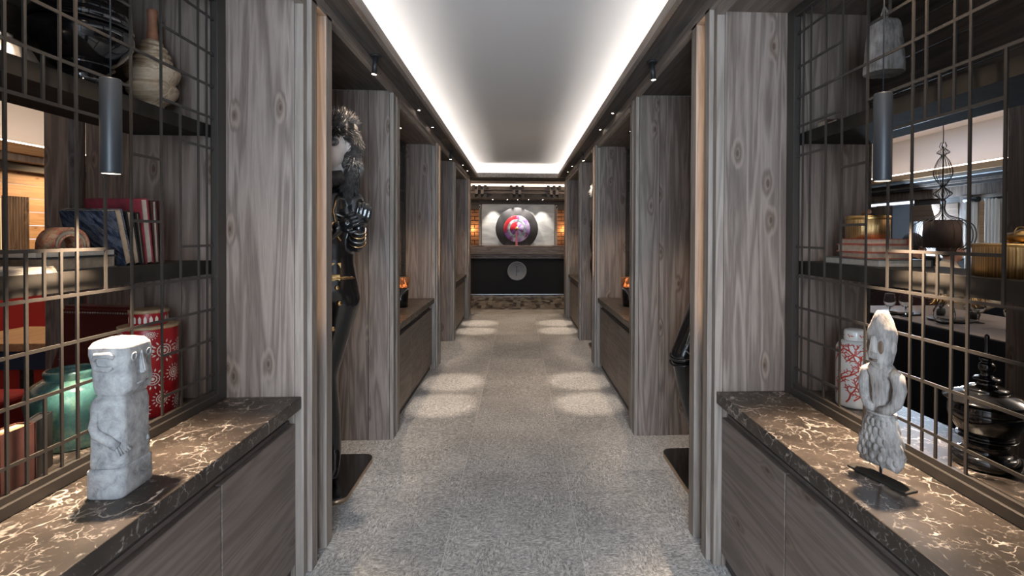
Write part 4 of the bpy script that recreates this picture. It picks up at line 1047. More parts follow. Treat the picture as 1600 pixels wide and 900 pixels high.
for i, (x, y, wh) in enumerate(((2.75, 3.52, 'left'), (2.84, 3.20, 'middle'), (3.06, 2.80, 'right'))):
    c = thing('plate', '%s dark rimmed plate on the long dining table' % wh, 'plate', (x, y, 0.7525), 0, 'plates on the long dining table')
    lathe('dish', [(0.0, 0.004), (0.08, 0.004), (0.125, 0.014), (0.127, 0.011), (0.08, 0.0), (0.0, 0.0)], black_matt, c, 36)
    nk = box('napkin', -0.06, 0.06, -0.05, 0.05, 0.0055, 0.018, linen_white if False else table_linen, c, bev=0.004)
for i, (x, y) in enumerate(((3.06, 3.27), (2.95, 3.42))):
    v = thing('table_ornament', ['dark sprig ornament right of the carafe', 'dark sprig ornament behind the wine glasses'][i], 'ornament', (x, y, 0.7525), 0, 'sprigs on the dining table')
    lathe('pot', [(0.03, 0), (0.038, 0.03), (0.034, 0.05), (0.0, 0.05)], black_matt, v, 20)
    b_ = bmesh.new()
    for q in range(26):
        a = random.uniform(0, 6.28); l = random.uniform(0.06, 0.13); h_ = random.uniform(0.05, 0.13)
        btube(b_, [(0, 0, 0.045), (math.cos(a)*l*0.5, math.sin(a)*l*0.5, 0.05+h_*0.8), (math.cos(a)*l, math.sin(a)*l, 0.05+h_*0.6)], [0.003, 0.006, 0.001], 5)
    tag(bmo('twigs', b_, brass, v, True), kind='stuff')

# wire pendant lamp over the table
wp = thing('wire_pendant_lamp', 'black wire onion pendant lamp with a brown pleated drum shade', 'pendant lamp', (2.9, 3.345, 1.215))
def cage(name, prof, n_=26, r=0.0016):
    b_ = bmesh.new()
    for i in range(n_):
        a = 2*math.pi*i/n_
        btube(b_, [(rr*math.cos(a), rr*math.sin(a), z) for rr, z in prof], r, 4)
    return bmo(name, b_, black_matt, wp, True)
cage('wire_globe', curve_prof([(0.115, 0.0), (0.165, 0.035), (0.182, 0.10), (0.165, 0.165), (0.115, 0.205)], 4))
cage('wire_neck', curve_prof([(0.115, 0.205), (0.035, 0.235), (0.014, 0.275), (0.018, 0.325), (0.012, 0.34), (0.045, 0.37), (0.05, 0.385), (0.018, 0.415), (0.012, 0.43)], 4), 18)
cage('wire_drop', curve_prof([(0.012, 0.43), (0.045, 0.485), (0.055, 0.53), (0.035, 0.60), (0.012, 0.64), (0.034, 0.655), (0.034, 0.665), (0.012, 0.685)], 4), 16, 0.0014)
cage('wire_ring', [(0.012, 0.685), (0.022, 0.70), (0.012, 0.73)], 5, 0.002)
lathe('drum_shade', [(0.106, 0.012), (0.108, 0.012), (0.108, 0.195), (0.106, 0.195)], shade_brown, wp, 40)
lathe('shade_disc', [(0.0, 0.196), (0.108, 0.196), (0.108, 0.2), (0.0, 0.2)], black_matt, wp, 40)
cyl('stem', (0, 0, 0.2), (0, 0, 0.70), 0.005, black_matt, wp, seg=8)
tube('cord', [(0, 0, 0.72), (0.004, 0.004, 0.80), (-0.014, -0.006, 0.95), (-0.008, 0, 1.1), (0, 0, 1.385)], 0.003, black_matt, wp, 6)

# ------------------------------------------------------------------ people at the rear table
def body_mesh(name, chains, mat, parent, vox=0.012, smooth=6, ell=()):
    bm = bmesh.new()
    for ch_ in chains:
        for (p0, r0), (p1, r1) in zip(ch_[:-1], ch_[1:]):
            bcyl(bm, p0, p1, r0, r1, 14)
            bsphere(bm, p0, r0, 14, 10); bsphere(bm, p1, r1, 14, 10)
    for c_, r_, sc in ell: bsphere(bm, c_, r_, 18, 14, sc)
    o = bmo(name, bm, mat, parent, True)
    md = o.modifiers.new('remesh', 'REMESH'); md.mode = 'VOXEL'; md.voxel_size = vox; md.use_smooth_shade = True
    ms = o.modifiers.new('smooth', 'SMOOTH'); ms.iterations = smooth; ms.factor = 0.5
    return o
def hand(bm_chains, wrist, fdir, up, s=1.0, curl=0.5, side=1):
    """five-finger hand: returns chains rooted in the palm"""
    f = Vector(fdir).normalized(); u = Vector(up); u = (u-f*u.dot(f)).normalized(); r = f.cross(u)*side
    w_ = Vector(wrist); out = []
    pc = w_+f*0.045*s
    out.append([(w_, 0.021*s), (pc, 0.024*s)])
    for k, (off, ln) in enumerate(((-0.030, 0.070), (-0.010, 0.080), (0.010, 0.075), (0.029, 0.058))):
        a = w_+f*0.075*s+r*off*s; out.append([(w_+f*0.03*s+r*off*0.7*s, 0.014*s), (a, 0.0105*s)])
        b_ = a+(f-u*curl*0.6).normalized()*ln*0.45*s; c_ = b_+(f*0.6-u*curl*1.4).normalized()*ln*0.35*s; d_ = c_+(f*(0.5-curl)-u*curl*1.6).normalized()*ln*0.28*s
        out.append([(a, 0.0098*s), (b_, 0.009*s), (c_, 0.0082*s), (d_, 0.007*s)])
    ta = w_+f*0.02*s-r*0.022*s; tb = ta+(f*0.6-r*0.8-u*0.2).normalized()*0.035*s; tc_ = tb+(f-r*0.25-u*0.3).normalized()*0.032*s
    out.append([(ta, 0.013*s), (tb, 0.0105*s), (tc_, 0.008*s)])
    return out
def head_parts(root, c, fdir, skin_m, hair_m, s=1.0, hair_len=0.0):
    """face: head with nose, ears, eyes, mouth, hair; c is head centre, fdir facing angle about Z"""
    hd = bpy.data.objects.new('head', bpy.data.meshes.new('head'))
    bm = bmesh.new()
    bsphere(bm, (0, 0.012, 0.02), 0.092, 24, 18, (0.84, 1.03, 1.12)); bsphere(bm, (0, -0.022, -0.05), 0.062, 20, 14, (0.92, 1.0, 1.05))
    bcyl(bm, (0, -0.094, 0.0), (0, -0.108, -0.022), 0.008, 0.013, 10); bsphere(bm, (0, -0.104, -0.026), 0.013, 10, 8)
    for sx in (-1, 1): bsphere(bm, (sx*0.08, 0.012, -0.008), 0.026, 10, 8, (0.35, 0.7, 1.1))
    bcyl(bm, (0, 0.015, -0.06), (0, 0.02, -0.15), 0.048, 0.052, 14)
    o = bmo('head', bm, skin_m, root, True)
    md = o.modifiers.new('remesh', 'REMESH'); md.mode = 'VOXEL'; md.voxel_size = 0.006; md.use_smooth_shade = True
    ms = o.modifiers.new('smooth', 'SMOOTH'); ms.iterations = 3
    o.location = c; o.rotation_euler = (0, 0, fdir); o.scale = (s, s, s)
    for sx in (-1, 1): sphere('eye', (sx*0.033, -0.079, 0.004), 0.0115, eye_dark, o, (1.3, 0.6, 0.6))
    sphere('mouth', (0, -0.082, -0.055), 0.02, lip_red, o, (1.0, 0.35, 0.32))
    return o
def person(label, loc, rz, top, hair_m, z=0.46, hair_full=True):
    root = thing('person', label, 'person', loc, rz)
    ch_ = [[((0, 0.06, 0.52), 0.15), ((0, 0.05, 0.72), 0.135), ((0, 0.03, 0.92), 0.15), ((0, 0.035, 1.02), 0.09), ((0, 0.03, 1.08), 0.055)]]
    for sx in (-1, 1):
        ch_.append([((sx*0.10, 0.03, 0.98), 0.075), ((sx*0.19, 0.03, 0.97), 0.062), ((sx*0.25, -0.05, 0.76), 0.048), ((sx*0.15, -0.27, 0.775), 0.036)])
        ch_.append([((sx*0.09, 0.05, 0.52), 0.10), ((sx*0.11, -0.40, 0.53), 0.066), ((sx*0.11, -0.42, 0.10), 0.045), ((sx*0.11, -0.52, 0.045), 0.038)])
    body_mesh('body', ch_, top, root, 0.016, 5)
    hs = []
    for sx in (-1, 1): hs += hand(None, (sx*0.15, -0.27, 0.775), (-sx*0.3, -1, 0), (0, 0, 1), 1.0, 0.35, sx)
    body_mesh('hands', hs, skin, root, 0.005, 2)
    hd = head_parts(root, (0, 0.0, 1.20), 0, skin, hair_m)
    hb = bmesh.new(); bsphere(hb, (0, 0.022, 0.035), 0.098, 24, 18, (0.90, 1.0, 1.13))
    bmesh.ops.bisect_plane(hb, geom=hb.verts[:]+hb.edges[:]+hb.faces[:], plane_co=(0, -0.035, 0.055), plane_no=(0, -0.75, -0.6), clear_outer=True)
    bmo('hair', hb, hair_m, hd, True)
    return root
person('dark haired person in a charcoal suit seated at the rear dining table', (3.86, 4.78, 0), R(90), suit_dark, hair_dark)
person('person in a cream jacket seated beside the wire pendant lamp', (3.66, 4.13, 0), R(90), jacket_cream, plain('brown_hair', (0.05, 0.028, 0.018, 1), 0.5))
for i, (x, y, rz) in enumerate(((3.86, 4.78, R(90)), (3.66, 4.13, R(90)))):
    c = thing('dining_chair', ['dark dining chair of the person in the charcoal suit', 'dark dining chair of the person in the cream jacket'][i], 'chair', (x, y, 0), rz, 'dining chairs at the rear table')
    box('seat', -0.21, 0.21, -0.25, 0.19, 0.33, 0.365, cover_brown, c, bev=0.008)
    box('backrest', -0.20, 0.20, 0.25, 0.28, 0.40, 0.80, cover_brown, c, bev=0.01)
    for xx in (-0.18, 0.18):
        box('leg', xx-0.018, xx+0.018, -0.23, -0.195, 0, 0.33, wood_dark, c); box('leg', xx-0.018, xx+0.018, 0.25, 0.285, 0, 0.41, wood_dark, c)
    box('back_rail', -0.20, 0.20, 0.19, 0.285, 0.335, 0.362, wood_dark, c)

# ------------------------------------------------------------------ moai statue
mo = thing('moai_statue', 'grey white stone moai statue standing on the marble counter', 'statue', (-0.934, 1.276, 0.69), R(4))
mo.scale = (0.90, 0.84, 1.0)
def dens(secs, n_=4):
    out = []
    for (z0, a), (z1, b_) in zip(secs[:-1], secs[1:]):
        for q in range(n_):
            t_ = q/n_; out.append((z0+(z1-z0)*t_, [(p[0]+(r_[0]-p[0])*t_, p[1]+(r_[1]-p[1])*t_) for p, r_ in zip(a, b_)]))
    out.append(secs[-1]); return out
def RS(hx, hy, r, cx=0, cy=0): return rrect(hx, hy, r, 6, cx, cy)
o = loft('plinth', dens([(0.0, RS(.044, .070, .022)), (0.004, RS(.046, .072, .022)), (0.062, RS(.046, .071, .022)), (0.068, RS(.041, .066, .022))]), stone, mo); rough_up(o, 0.0011, 40, 1)
o = loft('torso', dens([(0.062, RS(.040, .062, .02)), (0.075, RS(.043, .064, .02)), (0.15, RS(.042, .062, .02)), (0.205, RS(.043, .064, .02)), (0.222, RS(.040, .061, .02)), (0.236, RS(.032, .048, .02))]), stone, mo); rough_up(o, 0.0011, 35, 2)
hd = loft('head', dens([(0.226, RS(.030, .044, .018, .004)), (0.240, RS(.043, .056, .02, .008)), (0.262, RS(.047, .059, .02, .008)), (0.300, RS(.046, .059, .02, .004)), (0.330, RS(.049, .062, .02, .002)), (0.346, RS(.048, .061, .022, 0)), (0.356, RS(.042, .054, .022, -.002)), (0.361, RS(.030, .040, .02, -.004))]), stone, mo); rough_up(hd, 0.0011, 38, 3)
# nose wedge, eyes, mouth, ears
nb = bmesh.new(); vv = [nb.verts.new(p) for p in ((.044, -.006, .335), (.044, .006, .335), (.051, .012, .276), (.051, -.012, .276), (.053, -.004, .333), (.053, .004, .333), (.066, .009, .280), (.066, -.009, .280))]
for f in ((0,1,2,3), (7,6,5,4), (0,4,5,1), (1,5,6,2), (2,6,7,3), (3,7,4,0)): nb.faces.new([vv[i] for i in f])
bmesh.ops.bevel(nb, geom=nb.edges[:], offset=0.003, segments=2, affect='EDGES'); bmo('nose', nb, stone, hd)
for sy in (-1, 1):
    tube('eye_ring', [(.0515, sy*.031+.010*math.cos(a), .322+.008*math.sin(a)) for a in [i*math.pi/8 for i in range(16)]], 0.0024, stone, hd, 6, True)
    # long ear: a bracket of two ridges
    tube('ear', [(-.026, sy*.061, .318), (-.02, sy*.064, .330), (.012, sy*.065, .331), (.022, sy*.062, .324)], [.005, .0075, .0075, .006], stone, hd, 8)
    tube('ear', [(-.026, sy*.060, .318), (-.02, sy*.062, .300), (.008, sy*.063, .297), (.018, sy*.061, .302)], [.005, .0065, .0065, .005], stone, hd, 8)
    # arms folded onto the belly, with fingers
    ar = tube('arm', [(-.022, sy*.060, .20), (-.026, sy*.064, .165), (-.018, sy*.066, .150), (.012, sy*.066, .133), (.030, sy*.062, .118)], [.009, .011, .012, .012, .011], stone, mo, 10)
    bm_ = bmesh.new()
    for q in range(5):
        btube(bm_, [(.026+.002*q, sy*(.066-.0045*q), .120), (.034+.003*q, sy*(.062-.006*q), .096+0.002*q)], [.0042, .0036], 7)
    bmo('fingers', bm_, stone, ar, True)
tube('mouth', [(.0535, -.024, .256), (.0545, 0, .256), (.0535, .024, .256)], 0.0022, stone, hd, 6)

# ------------------------------------------------------------------ driftwood figure
fg = thing('carved_figure', 'weathered driftwood figure with crossed arms and scaled skirt on a dark metal stand', 'figure', (0.933, 1.240, 0.69), R(-75.2))
box('stand_plate', -0.080, 0.080, -0.021, 0.021, 0.0, 0.0055, shelf_mat, fg, bev=0.0012)
cyl('stand_rod', (0, 0, 0.005), (0, 0, 0.075), 0.0032, black_matt, fg, seg=10)
def EL(hx, hy, n_=28, p=2.6, cx=0, cy=0):
    out = []
    for i in range(n_):
        t_ = 2*math.pi*i/n_; c_, s_ = math.cos(t_), math.sin(t_)
        out.append((cx+hx*math.copysign(abs(c_)**(2/p), c_), cy+hy*math.copysign(abs(s_)**(2/p), s_)))
    return out
o = loft('torso', dens([(0.165, EL(.030, .020)), (0.185, EL(.030, .018)), (0.222, EL(.027, .018)), (0.252, EL(.034, .020)), (0.270, EL(.050, .023)), (0.283, EL(.044, .021)), (0.295, EL(.026, .019))]), drift, fg); rough_up(o, .0016, 60, 4); o.scale = (0.78, 0.9, 1)
hf = loft('head', dens([(0.298, EL(.021, .019, cy=-.002)), (0.312, EL(.030, .024, cy=-.004)), (0.330, EL(.033, .025, p=4, cy=-.002)), (0.362, EL(.036, .026, p=3.4, cy=.001)), (0.372, EL(.037, .029, p=3.4)), (0.384, EL(.033, .028, p=3.4)), (0.404, EL(.021, .025, p=3, cy=.0)), (0.424, EL(.008, .017, p=3, cy=.0))]), drift, fg); rough_up(hf, .0016, 55, 5)
hf.scale = (0.80, 1.0, 1.13); hf.location = (0, 0, -.0555)
nb = bmesh.new(); vv = [nb.verts.new(p) for p in ((-.006, -.022, .372), (.006, -.022, .372), (.011, -.024, .332), (-.011, -.024, .332), (-.004, -.032, .370), (.004, -.032, .370), (.007, -.038, .336), (-.007, -.038, .336))]
for f in ((0,1,2,3), (7,6,5,4), (0,4,5,1), (1,5,6,2), (2,6,7,3), (3,7,4,0)): nb.faces.new([vv[i] for i in f])
bmo('nose', nb, drift, hf)
for sx in (-1, 1):
    sphere('eye_socket', (sx*.019, -.0235, .346), .0115, wood_brown, hf, (0.85, .32, 1.35)); sphere('ear', (sx*.035, .004, .345), .011, drift, hf, (.5, .8, 1.3))
    tube('arm', [(sx*.034, 0, .272), (sx*.053, .001, .262), (sx*.060, .001, .236), (sx*.055, -.004, .203), (sx*.036, -.012, .183), (sx*.008, -.018, .177)], [.017, .020, .0185, .016, .014, .010], drift, fg, 12).scale = (0.78, 0.9, 1)
tube('mouth', [(-.012, -.0285, .318), (0, -.0305, .316), (.012, -.0285, .318)], .0026, wood_brown, hf, 6)
tube('belt_groove', [(x, y*1.05, .168) for x, y in EL(.031, .022)], .004, drift, fg, 6, True)
sk = loft('skirt', dens([(0.042, EL(.052, .022, 40)), (0.060, EL(.059, .025, 40)), (0.095, EL(.056, .025, 40)), (0.135, EL(.042, .024, 40)), (0.170, EL(.032, .021, 40))], 6), drift, fg)
for v in sk.data.vertices:
    a = math.atan2(v.co.y, v.co.x); z = v.co.z
    v.co.x *= 1+0.06*math.sin(14*a+z*160); v.co.y *= 1+0.10*math.sin(14*a+z*160)
    if z < 0.07: v.co.z += 0.008*math.sin(9*a)-(0.010 if abs(v.co.x) < .03 else 0)*0+0.016*max(0, 1-abs(v.co.x-.004)/.014)
rough_up(sk, .0018, 70, 6)
sb = bmesh.new()
for rr in range(5):
    for q in range(9):
        z = .062+rr*.021; hx = .058-.006*rr; a = math.pi+math.pi*(q+.5*(rr % 2))/8.5
        bsphere(sb, (hx*math.cos(a)*1.0, .0245*math.sin(a), z), .0075, 8, 6, (1, .75, 1.5))
bmo('carved_scales', sb, drift, sk, True)

# ------------------------------------------------------------------ wrapped motifs
def wrap_poly(bm, pts, r_at, th0, z0, off=0.0009):
    """pts in (arc metres, z) flat polygon -> patch on a body of revolution"""
    vs_ = []
    for u_, v_ in pts:
        z = z0+v_; r = r_at(z)+off; a = th0+u_/r
        vs_.append(bm.verts.new((r*math.cos(a), r*math.sin(a), z)))
    try: bm.faces.new(vs_)
    except ValueError: pass
def disc(cx, cy, r, n_=10): return [(cx+r*math.cos(2*math.pi*i/n_), cy+r*math.sin(2*math.pi*i/n_)) for i in range(n_)]
def petal(a, r0, r1, w_):
    c_, s_ = math.cos(a), math.sin(a); m = (r0+r1)/2
    return [(r0*c_, r0*s_), (m*c_-w_*s_, m*s_+w_*c_), (r1*c_, r1*s_), (m*c_+w_*s_, m*s_-w_*c_)]
def ring_quads(r0, r1, n_=18):
    for i in range(n_):
        a, b_ = 2*math.pi*i/n_, 2*math.pi*(i+1)/n_
        yield [(r0*math.cos(a), r0*math.sin(a)), (r1*math.cos(a), r1*math.sin(a)), (r1*math.cos(b_), r1*math.sin(b_)), (r0*math.cos(b_), r0*math.sin(b_))]

# red canister with cream flowers
rc = thing('red_canister', 'red lidded canister painted with cream flower motifs', 'canister', (-1.243, 1.815, 0.69))
RCR, RCH = 0.083, 0.300
bd = lathe('body', [(0.078, 0.0), (RCR, 0.004), (RCR, 0.290), (0.081, 0.300), (0.0, 0.301)], jar_red, rc, 56)
lathe('rim', [(RCR-.002, 0.292), (RCR+.0025, 0.294), (RCR+.0025, 0.301), (RCR-.004, 0.303), (0.05, 0.303)], rim_tan, rc, 56)
ld = lathe('lid', [(0.052, 0.302), (0.054, 0.305), (0.054, 0.345), (0.053, 0.350), (0.05, 0.352), (0.0, 0.353)], jar_red, rc, 44)
lathe('lid_rim', [(0.0535, 0.343), (0.0565, 0.345), (0.0565, 0.353), (0.052, 0.355), (0.0, 0.3555)], rim_tan, ld, 44)
pb = bmesh.new()
for i in range(22):
    a = 2*math.pi*i/22; wrap_poly(pb, [(-.0045, .0), (-.0045, .014), (0, .022), (.0045, .014), (.0045, 0), (0, -.003)], lambda z: .054, a, .314)
bmo('cream_petals', pb, jar_white, ld)
flow = [(-1.95, .055, .026), (-1.25, .03, .03), (-.55, .06, .028), (.2, .04, .03), (-1.6, .135, .030), (-.85, .13, .034), (-.05, .14, .030), (-2.4, .125, .03), (-1.9, .215, .024), (-1.2, .225, .034), (-.45, .22, .038), (.3, .225, .03), (-2.75, .22, .032), (-2.0, .272, .024), (-.9, .279, .02), (-2.9, .05, .03)]
for (a, z, s_) in flow:
    fb = bmesh.new(); R_at = lambda zz_: RCR
    def P_(pts):
        if all(0.006 < z+p[1] < 0.288 for p in pts): wrap_poly(fb, pts, R_at, a, z)
    P_(disc(0, 0, s_*.16)); [P_(q) for q in ring_quads(s_*.28, s_*.38)]; [P_(q) for q in ring_quads(s_*.52, s_*.60)]
    for i in range(14): P_(petal(2*math.pi*i/14, s_*.68, s_*1.05, s_*.075))
    for i in range(10): P_(disc(s_*.45*math.cos(i*.628), s_*.45*math.sin(i*.628), s_*.035, 6))
    bmo('flower_motif', fb, jar_white, bd)

# turquoise jar
tj = thing('turquoise_jar', 'crackled turquoise glazed jar behind the screen beside the moai', 'jar', (-1.268, 1.545, 0.69))
lathe('body', curve_prof([(.062, 0), (.070, .006), (.082, .045), (.100, .11), (.104, .145), (.095, .175), (.072, .193), (.060, .198)], 5), turq, tj, 48, wob=lambda t_, z: 1+.008*math.sin(3*t_+z*20))
lathe('neck', curve_prof([(.060, .194), (.062, .205), (.064, .216), (.060, .221), (.052, .218), (.048, .20), (.0, .198)], 3), turq, tj, 48)
lathe('foot_rim', [(.064, 0), (.066, .0), (.066, .004), (.0, .004)], cover_black, tj, 32)

# coral jar
cj = thing('coral_jar', 'white lidded jar painted with red coral branches', 'jar', (1.240, 1.795, 0.69))
CJ = [(.055, 0), (.0615, .006), (.062, .04), (.062, .19), (.059, .215), (.048, .230), (.036, .236)]
cjp = curve_prof(CJ, 4)
def r_cj(z):
    for (ra, za), (rb_, zb) in zip(cjp[:-1], cjp[1:]):
        if za <= z <= zb: return ra+(rb_-ra)*(z-za)/max(1e-6, zb-za)
    return .06
cb = lathe('body', cjp+[(0, .236)], white_gl, cj, 48)
cl2 = lathe('lid', curve_prof([(.036, .237), (.0375, .241), (.0375, .262), (.033, .272), (.02, .276), (0, .277)], 4), white_gl, cj, 40)
def coral(th, z0, ang, ln, depth, bm, w_=.0028):
    # recursive branch in (arc, z); returns nothing
    st = [((0.0, 0.0), ang, ln, depth, w_)]
    while st:
        (u_, v_), a, l, d, ww = st.pop()
        n_ = 5
        for q in range(n_):
            a2 = a+random.uniform(-.25, .25); nu, nv = u_+math.cos(a2)*l/n_, v_+math.sin(a2)*l/n_
            px, py = -math.sin(a2)*ww, math.cos(a2)*ww
            if .008 < z0+nv < .228 and .008 < z0+v_ < .228:
                wrap_poly(bm, [(u_-px, v_-py), (nu-px*.9, nv-py*.9), (nu+px*.9, nv+py*.9), (u_+px, v_+py)], r_cj, th, z0)
            if d > 0 and q > 0:
                sgn = 1 if q % 2 else -1
                st.append(((nu, nv), a2+sgn*random.uniform(.6, 1.0), l*.36, d-1, ww*.72))
            u_, v_ = nu, nv
for i, (th, z0, ang) in enumerate(((-2.6, .02, 1.1), (-2.2, .03, .9), (-1.5, .02, 2.0), (-2.9, .10, .6), (-2.1, .11, .8), (-1.4, .12, 2.2), (-2.5, .17, .7), (-1.8, .175, 2.6), (2.9, .04, 1.2), (2.8, .15, 1.0), (-.8, .05, 1.6), (-.7, .15, 1.4), (.3, .06, 1.3), (1.5, .08, 1.5))):
    fb = bmesh.new(); coral(th, z0, ang, .085, 2, fb); bmo('coral_branch', fb, coral_red, cb)
fb = bmesh.new()
for th in (-2.6, -1.6, -.5, .6, 1.8, 2.8):
    for (u0, v0, u1, v1) in ((-.006, .003, .006, .016), (0, .009, -.008, .018), (.002, .012, .012, .012)):
        wrap_poly(fb, [(u0-.001, v0-.0016), (u1-.001, v1-.0012), (u1+.001, v1+.0012), (u0+.001, v0+.0016)], lambda z: .0375, th, .2415)
bmo('coral_branch', fb, coral_red, cl2)

# ------------------------------------------------------------------ black lacquer vessels
def lac(name, label, loc, body, lid, s=1.0):
    c = thing(name, label, 'vessel', loc)
    lathe('bowl', [(r*s, z*s) for r, z in curve_prof(body, 4)], lacquer, c, 48)
    lathe('lid', [(r*s, z*s) for r, z in curve_prof(lid, 4)], lacquer, c, 48)
    return c
BODY = [(.058, 0), (.078, .004), (.082, .02), (.074, .036), (.056, .042), (.052, .055), (.058, .072), (.070, .080), (.072, .084), (.060, .088), (.072, .105), (.088, .135), (.090, .155), (.088, .158), (.090, .162), (.086, .178), (.074, .186)]
LID = [(.096, .184), (.102, .190), (.098, .194), (.078, .205), (.060, .212), (.052, .214), (.050, .222), (.038, .228), (.024, .232), (.022, .240), (.032, .246), (.030, .252), (.016, .258), (.014, .268), (.019, .276), (.019, .290), (.012, .297), (.018, .304), (.014, .311), (.010, .316), (.006, .325), (.0045, .35), (.006, .372), (.0, .378)]
lac('lacquer_vessel', 'black lacquer offering vessel with a tall spire lid on the right counter', (1.272, 1.305, 0.69), BODY, LID, 0.93)
BIGB = [(.060, 0), (.092, .006), (.094, .012), (.080, .024), (.060, .034), (.052, .050), (.056, .070), (.072, .086), (.078, .092), (.068, .096), (.090, .118), (.118, .155), (.126, .185), (.122, .205), (.112, .212)]
BIGL = [(.122, .212), (.126, .217), (.122, .222), (.122, .236), (.116, .246), (.112, .25), (.110, .262), (.095, .272), (.082, .277), (.078, .285), (.060, .296), (.058, .304), (.046, .310), (.044, .320), (.054, .328), (.050, .336), (.036, .342), (.030, .36), (.036, .375), (.02, .40), (.008, .43), (0, .44)]
lac('lacquer_vessel', 'big black lacquer vessel with stepped lid on the upper left shelf', (-1.268, 1.585, 1.705), BIGB, BIGL, 0.96)

# turned wooden jar
wj = thing('turned_wood_jar', 'pale turned wooden jar with ringed lid and reddish spindle', 'jar', (-1.255, 1.855, 1.705))
lathe('body', curve_prof([(.030, 0), (.045, .005), (.046, .014), (.034, .028), (.036, .045), (.060, .062), (.074, .085), (.074, .105), (.064, .120), (.070, .128), (.080, .148), (.080, .165), (.066, .182), (.054, .187)], 4), turned, wj, 48)
lathe('lid', curve_prof([(.052, .186), (.058, .192), (.057, .200), (.047, .206), (.053, .213), (.051, .221), (.040, .227), (.044, .234), (.041, .242), (.030, .249), (.032, .256), (.028, .262), (.018, .268)], 4), turned, wj, 40)
lathe('spindle', curve_prof([(.018, .266), (.019, .275), (.015, .30), (.014, .34), (.016, .368), (.013, .373), (0, .374)], 4), turned_red, wj, 24)

# ribbed pewter lid/bowl
pw = thing('pewter_bowl', 'ribbed pewter bowl lying upside down on the upper left shelf', 'bowl', (-1.268, 1.345, 1.705))
lathe('dome', curve_prof([(.075, 0), (.078, .006), (.070, .03), (.058, .055), (.045, .072), (.03, .08), (.0, .083)], 5), silver, pw, 60, wob=lambda t_, z: 1+.012*math.sin(20*t_))
lathe('foot_ring', [(.02, .08), (.022, .082), (.022, .092), (.018, .094), (0, .09)], silver, pw, 30)

# hanging stone bell
be = thing('stone_bell', 'rough pale stone bell hanging above the upper right shelf', 'bell', (1.235, 1.655, 1.845))
bb = lathe('bell_shell', curve_prof([(.052, .0), (.060, .002), (.058, .04), (.053, .09), (.047, .14), (.041, .165), (.026, .176), (.0, .178)], 5), drift, be, 36, wob=lambda t_, z: 1+.05*math.sin(2*t_+1+z*8)+.02*math.sin(5*t_)); rough_up(bb, .003, 40, 8)
lathe('hollow_shade', [(.050, .0015), (.046, .06), (.0, .07)], cover_black, be, 32)  # black inset gives the shade inside the bell as colour
tube('rope_loop', [(0, -.010, .17), (0, -.014, .2), (0, 0, .225), (0, .014, .2), (0, .010, .17)], .004, drift, be, 8)
cyl('hanging_cord', (0, 0, .222), (0, 0, .332), .0025, black_matt, be, seg=8)
# small stepped objects on upper right shelf
for i, (y, h_) in enumerate(((1.80, .016), (1.86, .028))):
    c = thing('small_book', ['thin dark book lying on the upper right shelf nearest the bell', 'slightly thicker dark book behind the thin one on the upper right shelf'][i], 'book', (1.22, y, 1.705), 0, 'dark books on the upper right shelf')
    box('cover', -.07, .07, -.028, .028, 0, h_, cover_brown, c, bev=.001); box('pages', -.0715, -.068, -.025, .025, .003, h_-.003, page, c)

# ------------------------------------------------------------------ books
def book(label, loc, w_, h_, t_, cov, pg, rot=(0, 0, 0), group=None):
    """local: spine at x=-w/2, fore-edge at +w/2, thickness along y, height z (base at 0)"""
    c = thing('book', label, 'book', loc, 0, group); c.rotation_euler = rot
    b_ = bmesh.new(); k = min(.0028, t_*.12)
    bbox(b_, -w_/2, w_/2, 0, k, 0, h_); bbox(b_, -w_/2, w_/2, t_-k, t_, 0, h_); bbox(b_, -w_/2-k*.5, -w_/2+k, 0, t_, 0, h_)
    bmo('cover', b_, cov, c)
    box('pages', -w_/2+k*1.02, w_/2-.004, k*1.02, t_-k*1.02, .003, h_-.004, pg, c)
    return c
SB = 'old books standing on the lower left shelf'
Z2 = 1.203
book('leaning book with a blue marbled cover on the lower left shelf', (-1.245, 1.612, Z2+.001), .155, .170, .030, cover_blue, page, (R(15), 0, 0), SB)
book('tan paged black book leaning right behind the blue marbled book', (-1.245, 1.650, Z2+.001), .150, .166, .026, cover_black, page, (R(11), 0, 0), SB)
book('thin black notebook leaning between tan paged and crimson book', (-1.245, 1.684, Z2+.001), .150, .164, .011, cover_black, page, (R(9), 0, 0), SB)
book('tall crimson clothbound book with cream pages', (-1.255, 1.703, Z2+.001), .170, .208, .032, cover_red, page_w, (R(7.5), 0, 0), SB)
book('tall dark brown book behind the crimson one', (-1.255, 1.745, Z2+.001), .165, .206, .020, cover_brown, page_w, (R(4), 0, 0), SB)
book('last thin brown book at the end of the leaning row', (-1.255, 1.776, Z2+.001), .165, .207, .013, cover_brown, page_w, (R(1), 0, 0), SB)
LB = 'old books lying on the lower left shelf'
flat = lambda rz: Euler((R(90), 0, rz), 'XYZ')
def flat_book(label, cx, cy, z, w_, h_, t_, cov, pg, rz, group):
    c = thing('book', label, 'book', (cx, cy, z), rz, group)
    b_ = bmesh.new(); k = .0028
    bbox(b_, -w_/2, w_/2, -h_/2, h_/2, 0, k); bbox(b_, -w_/2, w_/2, -h_/2, h_/2, t_-k, t_); bbox(b_, -w_/2-.001, -w_/2+k, -h_/2, h_/2, 0, t_)
    bmo('cover', b_, cov, c); box('pages', -w_/2+k*1.02, w_/2-.004, -h_/2+.003, h_/2-.003, k*1.02, t_-k*1.02, pg, c)
flat_book('thick grey covered book lying at the bottom of the left stack', -1.255, 1.465, Z2, .175, .225, .034, cover_grey, page, R(2), LB)
flat_book('flat black book with pale pages lying on the thick grey book', -1.252, 1.445, Z2+.0345, .180, .24, .020, cover_black, page_w, R(-2), LB)
